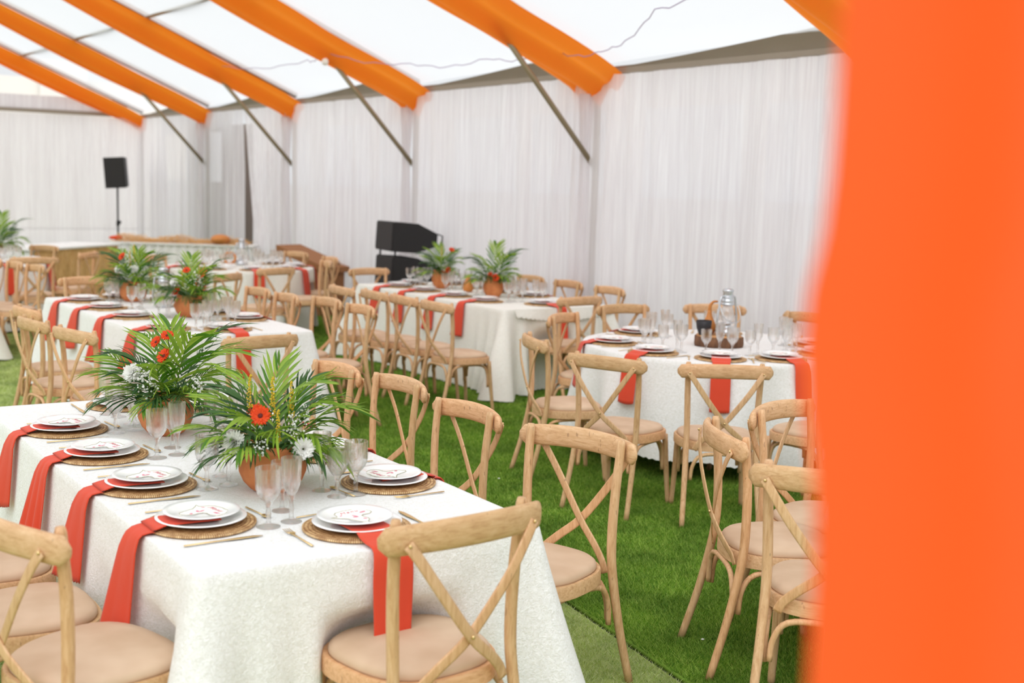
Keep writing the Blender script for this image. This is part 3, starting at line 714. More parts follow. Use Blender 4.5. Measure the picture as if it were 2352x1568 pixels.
def napkin_mesh(dedge, hang, w0, w1, skew, seed, flare=.07, fold=0.0, topz=.030, twist=0.0):
    """local: +y toward the table middle, -y out to the sitter; z from the table top"""
    rnd = random.Random(seed)
    path = [(.045, topz-.004), (-.02, topz-.002), (-.075, topz-.001), (-.125, topz), (-.150, topz-.006), (-.168, .019), (-(dedge-.028), .014), (-(dedge-.008), .012), (-(dedge+.010), .008), (-(dedge+.022), -.004), (-(dedge+.028), -.022)]
    k = 12
    for i in range(1, k+1):
        t = i/k; z = -.022-(hang-.022)*t; path.append((-(dedge+.030+flare*1.25*(-z)), z))
    nx = 20; V = []; nr = len(path)
    for r, (y, z) in enumerate(path):
        t = r/(nr-1); f = max(0, (r-8)/(nr-9)); w = w0*(1-.12*math.exp(-((t-.38)/.12)**2)) + (w1-w0)*f
        if r < 4: w = w0*.92
        cx = skew*max(0, t-.2)
        for j in range(nx+1):
            c = j/nx*2-1; x = cx+c*w/2
            rip = .0014*sin(c*3+seed)*min(1, t*2) + fold*f*sin(c*pi*1.5+seed)
            zz = z
            if r == nr-1: zz = z-.012*f*0+(.006 if j % 2 else 0)-.010*(1-c*c)*(1 if seed % 2 else .3)
            if r == nr-2: zz = z-.006*(1-c*c)*(1 if seed % 2 else .3)
            if f > 0: V.append((x, y-abs(rip)-twist*f*(1-c)/2, zz))
            else: V.append((x, y, zz+abs(rip)*.7))
    n1 = len(V); fs = []
    for r in range(nr-1):
        for j in range(nx): a = r*(nx+1)+j; fs.append((a, a+nx+1, a+nx+2, a+1))
    # second layer makes it a folded cloth with thickness
    V2 = [(x, y+(.0035 if r_ > 8 else 0), z-(.0035 if r_ <= 8 else .001)) for r_, (x, y, z) in ((i//(nx+1), p) for i, p in enumerate(V))]
    V += V2; fs += [tuple(i+n1 for i in f[::-1]) for f in fs]
    for r in range(nr-1):
        a = r*(nx+1); fs.append((a, a+n1, a+nx+1+n1, a+nx+1)); a += nx; fs.append((a, a+nx+1, a+nx+1+n1, a+n1))
    for j in range(nx): a = (nr-1)*(nx+1)+j; fs.append((a, a+n1, a+1+n1, a+1))
    return MB().add(V, fs).mesh('cloth_napkin', MT['napkin'])
NAPS = {}
def napkin(key, x, y, rz, lab, grp, **kw):
    k = (key,)+tuple(sorted(kw.items()))
    if k not in NAPS: NAPS[k] = napkin_mesh(**kw)
    o = link('cloth_napkin', NAPS[k]); o.location = (x, y, TT); o.rotation_euler = (0, 0, rz); return tag(o, lab, 'napkin', grp)

def setting(x, y, phi, where, tname, dedge, glasses=True, cards=True, cut=True, nk=None, glassset=None):
    """one place setting; phi = direction the diner looks"""
    a = radians(phi)-pi/2; fx, fy = cos(radians(phi)), sin(radians(phi)); rx, ry = fy, -fx
    def at(f, r): return (x+fx*f+rx*r, y+fy*f+ry*r)
    w = ' ' + where + ', ' + tname
    def gp(s): return s + ' on the ' + tname
    place(P_charger, (x, y, TT+.001), a, 'woven rattan charger' + w, gp('rattan chargers'), cat='placemat')
    place(P_dinner, (x, y, TT+.0125), a, 'white dinner plate' + w, gp('dinner plates'), cat='plate')
    px, py = at(.004, -.006); place(P_side, (px, py, TT+.034), a, 'white side plate' + w, gp('side plates'), cat='plate')
    kw = dict(dedge=dedge, hang=.30, w0=.085, w1=.092, skew=0, seed=1); kw.update(nk or {})
    napkin('n', x, y, a, 'coral napkin' + w, gp('coral napkins'), **kw)
    if cards: place(P_card, (px, py, TT+.0402), a+.1, 'map-shaped menu card' + w, gp('menu cards'), cat='menu card')
    if cut:
        q = at(-.01, .205); place(P_knife, (*q, TT+.001), a, 'gold knife' + w, gp('gold knives'), cat='knife')
        q = at(-.005, -.20); place(P_fork, (*q, TT+.001), a, 'gold fork' + w, gp('gold forks'), cat='fork')
        q = at(.20, -.03); place(P_spoon, (*q, TT+.001), a-pi/2+.1, 'gold dessert spoon' + w, gp('gold spoons'), cat='spoon')
    if glasses:
        gs = glassset or [('g', .17, .12), ('f', .255, .10), ('w', .28, -.03)]
        for k, f, r in gs:
            q = at(f, r); pr, nm, c = {'g': (P_goblet, 'cut crystal goblet', 'crystal goblets'), 'f': (P_flute, 'crystal flute', 'crystal flutes'), 'w': (P_wine, 'short crystal wine glass', 'wine glasses')}[k]
            place(pr, (*q, TT+.001), random.uniform(0, 1), nm + w, gp(c), cat='glass')
ORD = ['nearest', 'second', 'third', 'farthest']
TN1, TN2, TN3, TNR, TN4, TN6 = 'foreground table', 'second long table', 'speaker-side table', 'round lantern table', 'distant round table', 'far left table'
for i in range(4):
    setting(.187, .484+.533*i, 0, 'at %s left place' % ORD[i], TN1, .187, nk=dict(hang=[.34, .29, .31, .28][i], w0=[.12, .12, .12, .11][i], w1=[.13, .14, .13, .12][i], skew=[-.02, -.03, -.0, -.01][i], seed=[1, 2, 3, 5][i], fold=[0, .0, .014, 0][i], twist=.055))
    setting(.943, .676+.533*i, 180, 'at %s right place' % ORD[i], TN1, .187, nk=dict(seed=4, skew=.02), glassset=[('g', .17, -.08), ('w', .24, -.08), ('f', .25, .02)])
setting(.585, .215, 90, 'at the near end place', TN1, .215, glasses=False, nk=dict(hang=.27, w0=.14, w1=.12, seed=4, skew=-.02))
setting(.565, 2.545, -90, 'at the far end place', TN1, .215)
for i in range(4):
    setting(T2[0]+.21, [5.30, 6.10, 6.77, 7.40][i], 0, 'at %s left place' % ORD[i], TN2, .21, nk=dict(seed=i+1, w0=.12, w1=.16, twist=.06, hang=.30+.02*(i % 2), skew=[-.02, .01, -.03, 0][i], fold=.01*(i == 1)))
    setting(T2[1]-.19, [5.69, 6.2, 6.8, 7.4][i], 180, 'at %s right place' % ORD[i], TN2, .19, glassset=[('g', .17, -.08), ('w', .24, -.08), ('f', .25, .02)])
setting(2.06, T2[2]+.25, 90, 'at the near end place', TN2, .25, nk=dict(w0=.11, w1=.11, seed=4))
setting(2.04, T2[3]-.20, -90, 'at the far end place', TN2, .20)
for i in range(4):
    setting(T3[0]+.24, [6.34, 6.88, 7.46, 7.98][i], 0, 'at %s front place' % ORD[i], TN3, .24, cut=False, nk=dict(seed=i+2, hang=.30, w0=.12, w1=.15, twist=.03))
    setting(T3[1]-.20, [6.65, 7.15, 7.65, 8.13][i], 180, 'at %s curtain-side place' % ORD[i], TN3, .20, cut=False, nk=dict(seed=3), glassset=[('g', .17, -.08), ('w', .24, -.08), ('f', .25, .02)])
setting(5.36, T3[2]+.28, 90, 'at the near end place', TN3, .28, cut=False, nk=dict(w0=.11, w1=.11, seed=4))
setting(5.30, T3[3]-.20, -90, 'at the far end place', TN3, .20, cut=False)
for k, (ang, wh) in enumerate([(100, 'at the rear left place'), (152, 'at the far left place'), (192, 'at the left front place'), (228, 'at the centre front place'), (260, 'at the right front place'), (298, 'at the right place'), (335, 'at the rear right place'), (45, 'at the rear place')]):
    a = radians(ang); q = TR[2]-.205
    setting(TR[0]+q*cos(a), TR[1]+q*sin(a), ang+180, wh, TNR, .205, nk=dict(seed=(k % 4)+1, w0=.125, w1=.125, hang=.30, flare=.10), glassset=[('g', .20, .08), ('f', .26, .0), ('w', .22, -.09)])
for k, (ang, wh) in enumerate([(262, 'at the front place'), (305, 'at the right front place'), (345, 'at the rightmost place'), (220, 'at the left front place'), (180, 'at the leftmost place'), (30, 'at the rear right place'), (75, 'at the rear place'), (125, 'at the rear left place')]):
    a = radians(ang); q = .66
    setting(T4C[0]+q*cos(a), T4C[1]+q*sin(a), ang+180, wh, TN4, .22, cards=False, cut=False, nk=dict(seed=2, w0=.13, w1=.13, hang=.30, flare=.10))
for k, (ang, wh) in enumerate([(285, 'at the front place'), (325, 'at the right front place'), (5, 'at the rightmost place')]):
    a = radians(ang); q = .68
    setting(T6C[0]+q*cos(a), T6C[1]+q*sin(a), ang+180, wh, TN6, .22, cards=False, cut=False, nk=dict(seed=2, w0=.13, w1=.13, hang=.32, flare=.10))

# ------------------------------------------------------------------ flower arrangements
def frond_mesh(seed, L, n, lw, droop, m, spread=1.0, lmax=.15):
    rnd = random.Random(seed); b = MB()
    def ax(t): # rachis in local: grows along +z then bends to +y
        a = droop*t; s = L*t
        return Vector((0, L*(1-cos(a*t))/max(droop, .01)*.6*t if droop else 0, s*(1-.18*droop*t*t)))
    pts = [ax(i/12) for i in range(13)]; b.tube(pts, [.0022*(1-.7*i/12) for i in range(13)], 5)
    for i in range(n):
        t = .22+.78*(i+.5)/n; p = ax(t); d = (ax(min(1, t+.02))-ax(t-.02)).normalized()
        for s in (-1, 1):
            ll = lmax*(.55+.45*sin(pi*min(1, (t-.1)*1.05)))*rnd.uniform(.85, 1.1)
            ang = radians(58-36*t)*spread*rnd.uniform(.85, 1.15)
            side = Vector((s, 0, 0)); fw_ = (d*cos(ang)+side*sin(ang)).normalized(); nr = fw_.cross(side.cross(d)).normalized() if False else Vector((0, -1, 0)).cross(fw_).normalized()
            w = lw*rnd.uniform(.8, 1.15); cr = 4; vs = []; fs = []
            for k in range(cr+1):
                u = k/cr; q = p+fw_*ll*u+Vector((0, .35*ll*u*u*rnd.uniform(.6, 1.2), -.25*ll*u*u*droop)); ww = w*(sin(pi*min(.98, .12+u*.88))**.7)*(1 if u < 1 else .05)
                ups = Vector((0, -.35*ww, 0)); vs += [q-nr*ww+ups, q-ups*.3, q+nr*ww+ups]
            for k in range(cr): a = k*3; fs += [(a, a+1, a+4, a+3), (a+1, a+2, a+5, a+4)]
            b.add(vs, fs)
    return b.mesh('palm_frond', m)
FR = [frond_mesh(1, .38, 10, .0070, .5, MT['leaf'], .8, lmax=.19), frond_mesh(2, .34, 9, .0075, .7, MT['leaf'], .8, lmax=.19), frond_mesh(3, .32, 10, .0062, .8, MT['leaf_dark'], .85, lmax=.17),
      frond_mesh(4, .36, 9, .0068, .5, MT['leaf_dark'], .75, lmax=.18), frond_mesh(5, .28, 9, .0075, .9, MT['leaf'], .9, lmax=.16)]
def broadleaf_mesh(L, w):
    return MB().grid(lambda u, v: ((v-.5)*2*w*sin(pi*min(.99, .04+u*.95))**.8, .10*L*u*u+abs(v-.5)*.02, L*u*(1-.2*u)), 10, 6).mesh('broad_leaf', MT['varleaf'])
BL = broadleaf_mesh(.10, .028)
BLD = MB().grid(lambda u, v: ((v-.5)*2*.035*sin(pi*min(.99, .04+u*.95))**.8, .25*.16*u*u+abs(v-.5)*.03, .16*u*(1-.2*u)), 10, 6).mesh('broad_leaf', MT['leaf_dark'])
def petals(b, R, n, w, lift, z0, jit, seed, r0=.006):
    rnd = random.Random(seed)
    for i in range(n):
        a = 2*pi*i/n+rnd.uniform(-jit, jit); c, s = cos(a), sin(a); li = lift+rnd.uniform(-.15, .15); RR = R*rnd.uniform(.88, 1.05); vs = []
        for u, ww in ((0, .45), (.35, .9), (.75, 1), (.95, .55), (1, .1)):
            r = r0+(RR-r0)*u; z = z0+(RR-r0)*u*li*(1-.25*u); vs += [(c*r-s*w*ww, s*r+c*w*ww, z+.001), (c*r, s*r, z-.0008), (c*r+s*w*ww, s*r-c*w*ww, z+.001)]
        b.add(vs, [(k*3+q, k*3+q+1, k*3+q+4, k*3+q+3) for k in range(4) for q in (0, 1)])
def mk_gerbera():
    b = MB(); petals(b, .036, 20, .0042, .25, 0, .08, 1); petals(b, .033, 20, .0042, .4, .002, .08, 2); petals(b, .022, 16, .003, .5, .003, .1, 3)
    f = b.mesh('gerbera_flower', MT['orange_petal']); c = MB().ball((0, 0, .003), .009, 12, 6, (1, 1, .5)).mesh('flower_center', MT['dark_center'])
    s = MB().tube([(0, 0, 0), (0, .004, -.03), (0, .0, -.09)], .0025, 6).mesh('flower_stem', MT['green_stem']); return f, c, s
def mk_chrys():
    b = MB()
    for k, (R, n, li) in enumerate([(.036, 22, .15), (.034, 22, .45), (.030, 20, .9), (.024, 16, 1.6), (.016, 12, 2.6), (.010, 8, 4)]): petals(b, R, n, .0036, li, .0, .12, k+10, .003)
    return b.mesh('chrysanthemum_flower', MT['white_petal'])
def mk_baby(seed, R=.035, n=34):
    rnd = random.Random(seed); b = MB(); st = MB()
    for i in range(n):
        p = Vector((rnd.gauss(0, 1), rnd.gauss(0, 1), rnd.gauss(0, 1))).normalized()*R*rnd.uniform(.35, 1.15); b.ball(p, rnd.uniform(.0026, .0048), 7, 5)
        if i % 2 == 0: st.tube([(0, 0, -R*1.4), p], .0006, 3)
    return b.mesh('babys_breath', MT['white_petal']), st.mesh('flower_stem', MT['green_stem'])
def mk_solid(seed):
    rnd = random.Random(seed); b = MB(); 
    for i in range(70):
        t = rnd.random(); r = .012*(1-t*.75); a = rnd.uniform(0, 6.28); b.ball((r*cos(a)*rnd.uniform(.4, 1), r*sin(a)*rnd.uniform(.4, 1)+.02*t*t, .11*t), rnd.uniform(.002, .0034), 6, 4)
    return b.mesh('goldenrod_spike', MT['yellow_bud'])
GER, CHR = mk_gerbera(), mk_chrys(); BAB = [mk_baby(1), mk_baby(2, .045, 44)]; SOL = [mk_solid(1), mk_solid(2)]
def potprof(R, H, wall=.006):
    o = [(1e-4, 0), (R*.52, 0), (R*.66, H*.06), (R*.86, H*.22), (R*.98, H*.42), (R, H*.55), (R*.95, H*.70), (R*.84, H*.82), (R*.80, H*.88), (R*.83, H*.97), (R*.84, H), (R*.77, H), (R*.74, H*.88), (R*.80, H*.7), (R*.8, H*.55), (1e-4, H*.50)]
    return o
def arrangement(name_loc, rz, lab, R=.115, H=.17, fronds=30, seed=1, sc=1.0, up_=1.0, flowers=(), var=(), tall=.0):
    rnd = random.Random(seed); root = empty('flower_arrangement', name_loc, rz, lab, 'flower arrangement', 'palm and flower pots on the tables')
    MB().lathe(potprof(R, H), 40, mod=lambda i, a: 1+.006*sin(3*a+i)).build('terracotta_pot', MT['terracotta'], root)
    for i in range(fronds):
        me = FR[i % 5]; o = link('palm_frond', me, root); a = i*2.39996+rnd.uniform(-.25, .25)
        t = (i+.5)/fronds; tilt = radians(9+78*t**.72)*(1/up_ if t < .6 else 1)+rnd.uniform(-.1, .1)
        s = sc*(1.02-.10*t)*rnd.uniform(.85, 1.12)
        if t < .25: s *= 1+tall
        front = max(0, -cos(a)); tilt = tilt*(1-.10*front*t); s *= (1-.22*front*t)
        o.location = (sin(a)*.035, cos(a)*.035, H*.78); o.rotation_mode = 'XYZ'
        R_ = Matrix.Rotation(-a, 3, 'Z') @ Matrix.Rotation(-tilt, 3, 'X') @ Matrix.Rotation(rnd.uniform(-.5, .5), 3, 'Z')
        o.rotation_euler = R_.to_euler(); o.scale = (s, s, s)
    for i in range(9):
        o = link('broad_leaf', BLD, root); a = i*2.4+rnd.random(); o.location = (sin(a)*.03, cos(a)*.03, H*.85)
        o.rotation_euler = (Matrix.Rotation(-a, 3, 'Z') @ Matrix.Rotation(-radians(20+rnd.random()*50), 3, 'X')).to_euler(); o.scale = (sc,)*3
    for (x, y, z, rx, rz_) in var:
        o = link('broad_leaf', BL, root); o['label'] = 'yellow-splashed green leaf'; o.location = (x, y, z); o.rotation_euler = (rx, 0, rz_)
    core = Vector((0, 0, H*.9))
    for k, x, y, z, s in flowers:
        d = (Vector((x, y, z))-core); d.normalize(); dd = (d+Vector((0, -.7, .15))).normalized(); e = dd.to_track_quat('Z', 'Y').to_euler()
        if k == 'g':
            o = link('gerbera', GER[0], root); link('flower_center', GER[1], o); link('flower_stem', GER[2], o)
        elif k == 's2': # side-on gerbera
            o = link('gerbera', GER[0], root); link('flower_center', GER[1], o); link('flower_stem', GER[2], o); e = (.5, -.9, .3)
        elif k == 'c': o = link('chrysanthemum', CHR, root)
        elif k == 'b': o = link('babys_breath', BAB[int(z*1000) % 2][0], root); link('flower_stem', BAB[int(z*1000) % 2][1], o)
        else: o = link('goldenrod', SOL[int(z*1000) % 2], root); e = (d*.35+Vector((0, 0, 1))).normalized().to_track_quat('Z', 'Y').to_euler()
        o.location = (x, y, z); o.rotation_euler = e; o.scale = (s,)*3
    return root
VR = -YAW
arrangement((.553, .79, TT), VR, 'terracotta pot of palm fronds with a large orange gerbera, nearest the camera', seed=4, fronds=30, R=.117, H=.165, tall=.05, sc=.86,
    flowers=[('g', -.012, -.15, .285, 1.05), ('c', -.085, -.20, .205, 1.15), ('c', .135, -.18, .185, 1.1), ('b', -.005, -.20, .19, .95), ('b', .085, -.14, .245, 1.0), ('b', .125, -.10, .285, .7), ('y', -.062, -.08, .30, 1.0), ('y', .018, -.10, .28, 1.15), ('y', .075, -.08, .27, 1.1), ('y', .045, -.15, .20, 1.0), ('g', -.07, .03, .27, .8)])
arrangement((.535, 1.86, TT), VR, 'terracotta pot with arching palms and side-turned gerbera, second on foreground table', seed=9, fronds=30, R=.113, H=.165, tall=.28, sc=.82,
    flowers=[('s2', .035, -.14, .345, 1.0), ('g', .03, -.08, .42, .8), ('s2', -.02, -.06, .39, .8), ('c', -.095, -.13, .27, 1.2), ('b', -.055, -.16, .28, 1.3), ('b', -.02, -.19, .235, 1.1), ('b', .155, -.12, .23, 1.2), ('b', .13, .03, .33, 1.0)],
    var=[(-.10, -.08, .165, 1.9, .9), (.03, -.12, .17, 1.9, -.3), (.065, -.11, .15, 2.2, .4), (.0, -.1, .18, 1.4, 1.2)])
FT2 = [('g', .0, -.08, .36, .9), ('b', .08, -.08, .30, 1.3), ('b', .09, -.06, .25, 1.1), ('c', -.10, -.05, .26, 1.1), ('s2', -.07, -.10, .20, 1.1), ('y', -.03, -.08, .24, 1.1), ('y', .12, -.03, .3, 1)]
arrangement((2.10, 6.02, TT), VR, 'terracotta pot of palms with two orange blooms, nearer pot on second long table', seed=21, fronds=24, tall=.15, sc=.85, flowers=FT2)
FT3 = [('s2', -.07, -.06, .38, 1.1), ('b', -.02, -.06, .36, 1.4), ('c', -.09, -.08, .27, 1.2), ('c', .04, -.1, .28, 1.1), ('y', .03, -.06, .34, 1.3), ('y', .0, -.08, .30, 1.2), ('b', .12, -.04, .28, 1)]
arrangement((2.06, 7.30, TT), VR, 'palm and white flower pot, farther pot on second long table', seed=22, fronds=24, tall=.2, sc=.85, flowers=FT3)
arrangement((5.35, 7.72, TT), VR, 'palm pot nearest the black speaker stack', seed=31, fronds=24, tall=.2, sc=.72, up_=1.3, R=.10, H=.19, flowers=[('g', .10, -.06, .40, .9), ('g', .07, -.1, .20, .9), ('b', .02, -.1, .22, 1.2), ('b', .04, -.1, .27, 1), ('y', .0, -.06, .32, 1)])
arrangement((5.34, 6.73, TT), VR, 'palm pot with a low orange gerbera, right one on speaker-side table', seed=33, fronds=24, tall=.35, sc=.75, R=.10, H=.19, flowers=[('g', .02, -.13, .20, 1.1), ('s2', -.03, -.1, .22, .9), ('b', .03, -.08, .26, 1), ('c', -.08, -.08, .18, .6)])
arrangement((2.16, 13.2, TT), VR, 'palm pot at the left picture edge on the far left table', seed=35, fronds=26, tall=.2, sc=1.0, flowers=[('g', .03, -.08, .36, 1.2), ('c', .02, -.1, .22, 1.2), ('b', .08, -.08, .2, 1.3)])

# ------------------------------------------------------------------ lanterns and table ornaments
def lantern(loc, rz, lab):
    r = empty('hurricane_lantern', loc, rz, lab, 'lantern', 'silver hurricane lanterns')
    MB().lathe([(1e-4, 0), (.062, 0), (.066, .01), (.066, .035), (.055, .05), (.03, .058), (.03, .075), (.045, .085), (.045, .09), (1e-4, .09)], 28).build('fuel_tank', MT['silver'], r)
    MB().lathe([(.028, .09), (.042, .11), (.050, .145), (.042, .185), (.030, .21), (.028, .208), (.040, .185), (.048, .145), (.040, .112), (.026, .092)], 28, close=True).build('glass_chimney', MT['glass'], r)
    MB().lathe([(.034, .208), (.046, .212), (.046, .222), (.038, .228), (.044, .236), (.044, .246), (.036, .252), (.040, .262), (.036, .272), (.034, .30), (.042, .31), (.030, .325), (1e-4, .328)], 28).build('vent_cap', MT['silver'], r)
    for s in (-1, 1):
        MB().tube(bez([(s*.06, 0, .03), (s*.085, 0, .05), (s*.09, 0, .12), (s*.078, 0, .2), (s*.065, 0, .265), (s*.035, 0, .27)], 5), .0075, 8).build('side_tube', MT['silver'], r)
    MB().tube(bez([(-.085, -.01, .215), (-.075, -.055, .13), (0, -.085, .095), (.075, -.055, .13), (.085, -.01, .215)], 6), .003, 6).build('bail_handle', MT['silver'], r)
lantern((4.90, 3.09, TT+.075), 0, 'silver hurricane lantern standing on the round wood slab'); lantern((2.14, 6.75, TT), 0, 'silver hurricane lantern between the palm pots of the second long table')
lantern((4.62, 11.3, TT), 0, 'silver hurricane lantern on the distant round table')
r = empty('wood_slab', (4.86, 3.12, TT), .3, 'thick round bark-edged wood slab under the lantern', 'wood slab')
MB().lathe([(1e-4, 0), (.165, 0), (.17, .02), (.168, .068), (.16, .072)], 40, mod=lambda i, a: 1+.04*sin(3*a)+.02*sin(8*a)).build('bark_ring', MT['bark'], r)
MB().lathe([(1e-4, .0722), (.158, .0722), (.157, .075), (1e-4, .075)], 40, mod=lambda i, a: 1+.04*sin(3*a)+.02*sin(8*a)).build('cut_face', MT['cutwood'], r)
o = empty('calabash_gourd', (4.842, 3.205, TT+.0755), -.6, 'curved-neck calabash gourd beside the lantern on the slab', 'gourd')
MB().lathe([(1e-4, 0), (.035, .004), (.05, .03), (.052, .055), (.04, .085), (.022, .12), (.015, .15), (.012, .17)], 24).build('gourd_body', MT['gourd'], o)
MB().tube(bez([(0, 0, .165), (.004, 0, .20), (.025, 0, .225), (.055, 0, .228)], 5), [.013-.0004*i for i in range(16)], 10).build('gourd_neck', MT['gourd'], o)
o = MB().lathe([(1e-4, 0), (.03, 0), (.035, .01), (.05, .05), (.056, .10), (.053, .102), (.046, .055), (.03, .02), (1e-4, .016)], 28).build('clay_bowl', MT['blackclay'], loc=(4.752, 3.16, TT+.0755)); tag(o, 'black clay bowl on the wood slab left of the lantern', 'bowl')
def teardrop(x, y, z, lab, s=1):
    o = MB().lathe([(1e-4, 0), (.04, .003), (.055, .03), (.05, .06), (.032, .11), (.014, .16), (1e-4, .178)], 24).build('clay_teardrop', MT['gourd'], loc=(x, y, z)); o.scale = (s,)*3; tag(o, lab, 'ornament')
teardrop(5.40, 7.28, TT, 'pointed brown clay ornament between the two palm pots of the speaker-side table')
o = MB().lathe([(.055, 0), (.075, .0), (.08, .012), (.075, .024), (.055, .024), (.05, .012)], 30, close=True).build('gourd_ring', MT['gourd'], loc=(4.35, 11.0, TT+.11)); o.rotation_euler = (1.45, 0, -.5); tag(o, 'orange-brown ring ornament on the distant round table', 'ornament')
o2 = MB().lathe([(1e-4, 0), (.06, 0), (.06, .05), (1e-4, .05)], 20).build('ring_stand', MT['china'], o)
o2.matrix_parent_inverse = Matrix.Identity(4); o2.location = (0, -.115, .0); o2.rotation_euler = (-1.45, 0, 0)
o = MB().ball((0, 0, .075), .15, 24, 14, (1, 1, .52)).build('calabash_bowl', MT['gourd'], loc=(5.76, 15.03, .809)); tag(o, 'round calabash lying before the straw on the pleated counter', 'gourd')
# ------------------------------------------------------------------ far end: straw bar, pleated counter, speakers
def counter(ax, ay, bx, by, depth, h, name, front, fm, lab, cat, pleats, topm):
    L = hypot(bx-ax, by-ay); a = atan2(by-ay, bx-ax); r = empty(name, (ax, ay, 0), a, lab, cat)
    rnd = random.Random(4)
    MB().grid(lambda u, v: (u*L, -.0-.03*(abs(sin(u*L*pleats)) if pleats else .5+.5*sin(u*40)*cos(u*17+v*5)) - (.02*rnd.random() if not pleats else 0), h*(1-v)), int(L*50), 8).build(front, fm, r)
    MB().box((0, .0, .0), (L, depth, h-.03)).build('counter_body', MT['cloth'], r, False)
    MB().box((-.03, -.05, h-.02), (L+.03, depth+.03, h+.006)).build('counter_top', topm, r, False)
    return r
counter(2.78, 14.04, 4.28, 15.37, .7, .80, 'straw_bar', 'straw_front', MT['straw'], 'low bar with golden straw front and white top, upper left', 'bar', 0, MT['cloth'])
counter(4.38, 15.95, 6.12, 14.68, .34, .80, 'pleated_counter', 'pleated_skirt', MT['cloth'], 'counter with a white pleated skirt behind the distant tables', 'counter', 24, MT['cloth'])
rnd = random.Random(8); b = MB(); P0, P1 = Vector((4.50, 16.07, .806)), Vector((6.14, 14.88, .806)); dv = P1-P0; nv = Vector((-dv.y, dv.x, 0)).normalized()
for i in range(2600):
    t = rnd.random(); o_ = rnd.gauss(0, .09); hh = max(0, (.085+.03*sin(t*17)+.02*sin(t*41))*(1-(o_/.2)**2)); p = P0+dv*t+nv*o_+Vector((0, 0, rnd.random()*hh+.002)); a = rnd.uniform(0, 6.28); l_ = rnd.uniform(.05, .12)
    q = Vector((cos(a)*l_, sin(a)*l_, rnd.uniform(-.2, .3)*l_)); p.z = max(p.z, .812+max(0, -q.z)); s_ = Vector((-sin(a), cos(a), 0))*.002
    b.add([p-s_, p+s_, p+q+s_, p+q-s_, p+Vector((0, 0, .003)), p+q+Vector((0, 0, .003))], [(0, 1, 2, 3), (0, 3, 5, 4), (1, 4, 5, 2)])
tag(b.build('loose_straw', MT['straw'], smooth=False), 'ridge of loose straw along the top of the pleated counter', 'straw', kind='stuff')
o = MB().ball((0, 0, .03), .11, 16, 8, (1, .5, .28)).build('orange_dish', MT['orange_petal'], loc=(4.45, 16.0, .835)); tag(o, 'small orange dish at the corner where straw bar meets pleated counter', 'dish')
# wicker hamper leaning
r = empty('wicker_hamper', (6.06, 12.35, 0), radians(112), 'brown wicker hamper with sloping lid before the curtain', 'hamper')
MB().box((-.40, -.20, .0), (.40, .20, .64)).build('hamper_body', MT['wicker'], r, False)
MB().add([(-.46, -.24, .60), (.46, -.24, .84), (.46, .24, .84), (-.46, .24, .60), (-.46, -.24, .67), (.46, -.24, .93), (.46, .24, .93), (-.46, .24, .67)], [(0,3,2,1),(4,5,6,7),(0,1,5,4),(1,2,6,5),(2,3,7,6),(3,0,4,7)]).build('hamper_lid', MT['wicker'], r, False)
for k in (-.2, .2): MB().box((k-.03, -.212, .05), (k+.03, -.2, .6)).build('hamper_strap', MT['bark'], r, False)
# speaker stack
def prism(prof, w): # profile in (y,z), extruded along x
    n = len(prof); return MB().add([(-w/2, y, z) for y, z in prof]+[(w/2, y, z) for y, z in prof], [tuple(range(n-1, -1, -1)), tuple(range(n, 2*n))]+[(i, (i+1) % n, n+(i+1) % n, n+i) for i in range(n)])
SX, SY, SA = 5.97, 9.64, radians(-98)
for k, (z, tl, lab) in enumerate([(1.02, -.06, 'black line-array loudspeaker on top of the speaker stack'), (.62, -.05, 'black line-array loudspeaker under the topmost one')]):
    r = empty('line_array_speaker', (SX, SY, z), SA, lab, 'loudspeaker', 'stacked line-array loudspeakers'); r.rotation_euler = (tl, 0, SA)
    prism([(-.25, 0), (.05, 0), (.30, .09), (.30, .24), (.05, .34), (-.25, .34)], .56).build('cabinet', MT['black'], r, False)
    MB().box((-.27, -.262, .015), (.27, -.2495, .325)).build('grille', MT['grille'], r, False)
    for s in (-1, 1):
        MB().tube([(s*.286, .30, .235), (s*.286, .36, .22), (s*.286, .36, .10), (s*.286, .30, .10)], .009, 6).build('rigging_handle', MT['black'], r)
        MB().tube([(s*.25, -.20, .0), (s*.25, -.20, -.075)], .012, 6).build('rigging_pin', MT['black'], r)
r = empty('subwoofer', (SX, SY, 0), SA, 'black subwoofer cabinet at the foot of the speaker stack', 'loudspeaker')
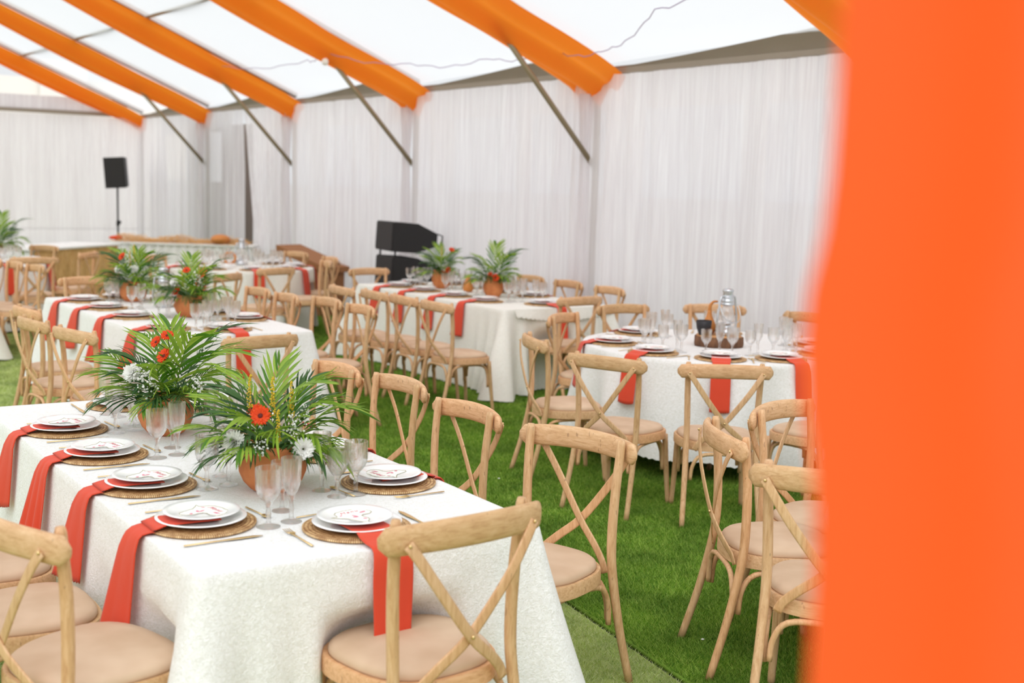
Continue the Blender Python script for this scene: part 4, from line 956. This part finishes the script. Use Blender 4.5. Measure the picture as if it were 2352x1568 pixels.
MB().box((-.33, -.27, .03), (.33, .33, .545)).build('cabinet', MT['black'], r, False); MB().box((-.31, -.282, .05), (.31, -.27, .525)).build('grille', MT['grille'], r, False)
for sx in (-1, 1):
    for sy in (-.2, .26): MB().lathe([(.03, 0), (.03, .03)], 12, c=(sx*.27, sy, 0)).build('foot', MT['black'], r)
# tripod speaker
r = empty('speaker_stand', (5.64, 19.95, 0), -.6, 'black tripod stand in the far corner behind the straw', 'speaker stand')
MB().tube([(0, 0, .25), (0, 0, 1.60)], .018, 8).build('pole', MT['black'], r); MB().ball((.03, 0, .95), .035, 8, 6).build('clamp_knob', MT['black'], r)
MB().lathe([(.03, .88), (.03, .98)], 12).build('collar', MT['black'], r)
for k in range(3):
    a = k*2.094+.4; MB().tube([(0, 0, .75), (cos(a)*.42, sin(a)*.42, .0)], .012, 6).build('leg', MT['black'], r); MB().tube([(0, 0, .35), (cos(a)*.25, sin(a)*.25, .30)], .008, 6).build('brace_arm', MT['black'], r)
r = empty('loudspeaker', (5.64, 19.95, 1.585), 0, 'black box loudspeaker on the tripod in the far corner', 'loudspeaker'); r.rotation_euler = (.03, -.07, -.45)
prism([(-.17, 0), (.14, .02), (.14, .54), (-.17, .56)], .37).build('cabinet', MT['black'], r, False); MB().box((-.17, -.182, .02), (.17, -.17, .54)).build('grille', MT['grille'], r, False)

# ------------------------------------------------------------------ the orange curtain close to the lens
base = CAM + fw*.0; hx = Vector((sin(YAW), cos(YAW), 0)); rx_ = Vector((cos(YAW), -sin(YAW), 0))
def fn(u, v):
    z = 4.6*(1-v)+.02
    zz = z-CAM.z
    left = .1555 + .004*zz - .011/(1+math.exp((zz+.035)/.012)) + .016/(1+math.exp((zz+.12)/.02))
    s = left + u*.25
    d = .60 + .075*sin(u*5+.3)*min(1, u*1.1) + .03*sin(u*9.7+1+z)*min(1, u*.8) + .02*v
    p = CAM + rx_*s + hx*d; return (p.x, p.y, z)
o = MB().grid(fn, 90, 160).build('orange_curtain', MT['orange_near']); tag(o, 'blurred orange curtain hanging along the right picture edge, closest to the camera', 'curtain')
cleanup()
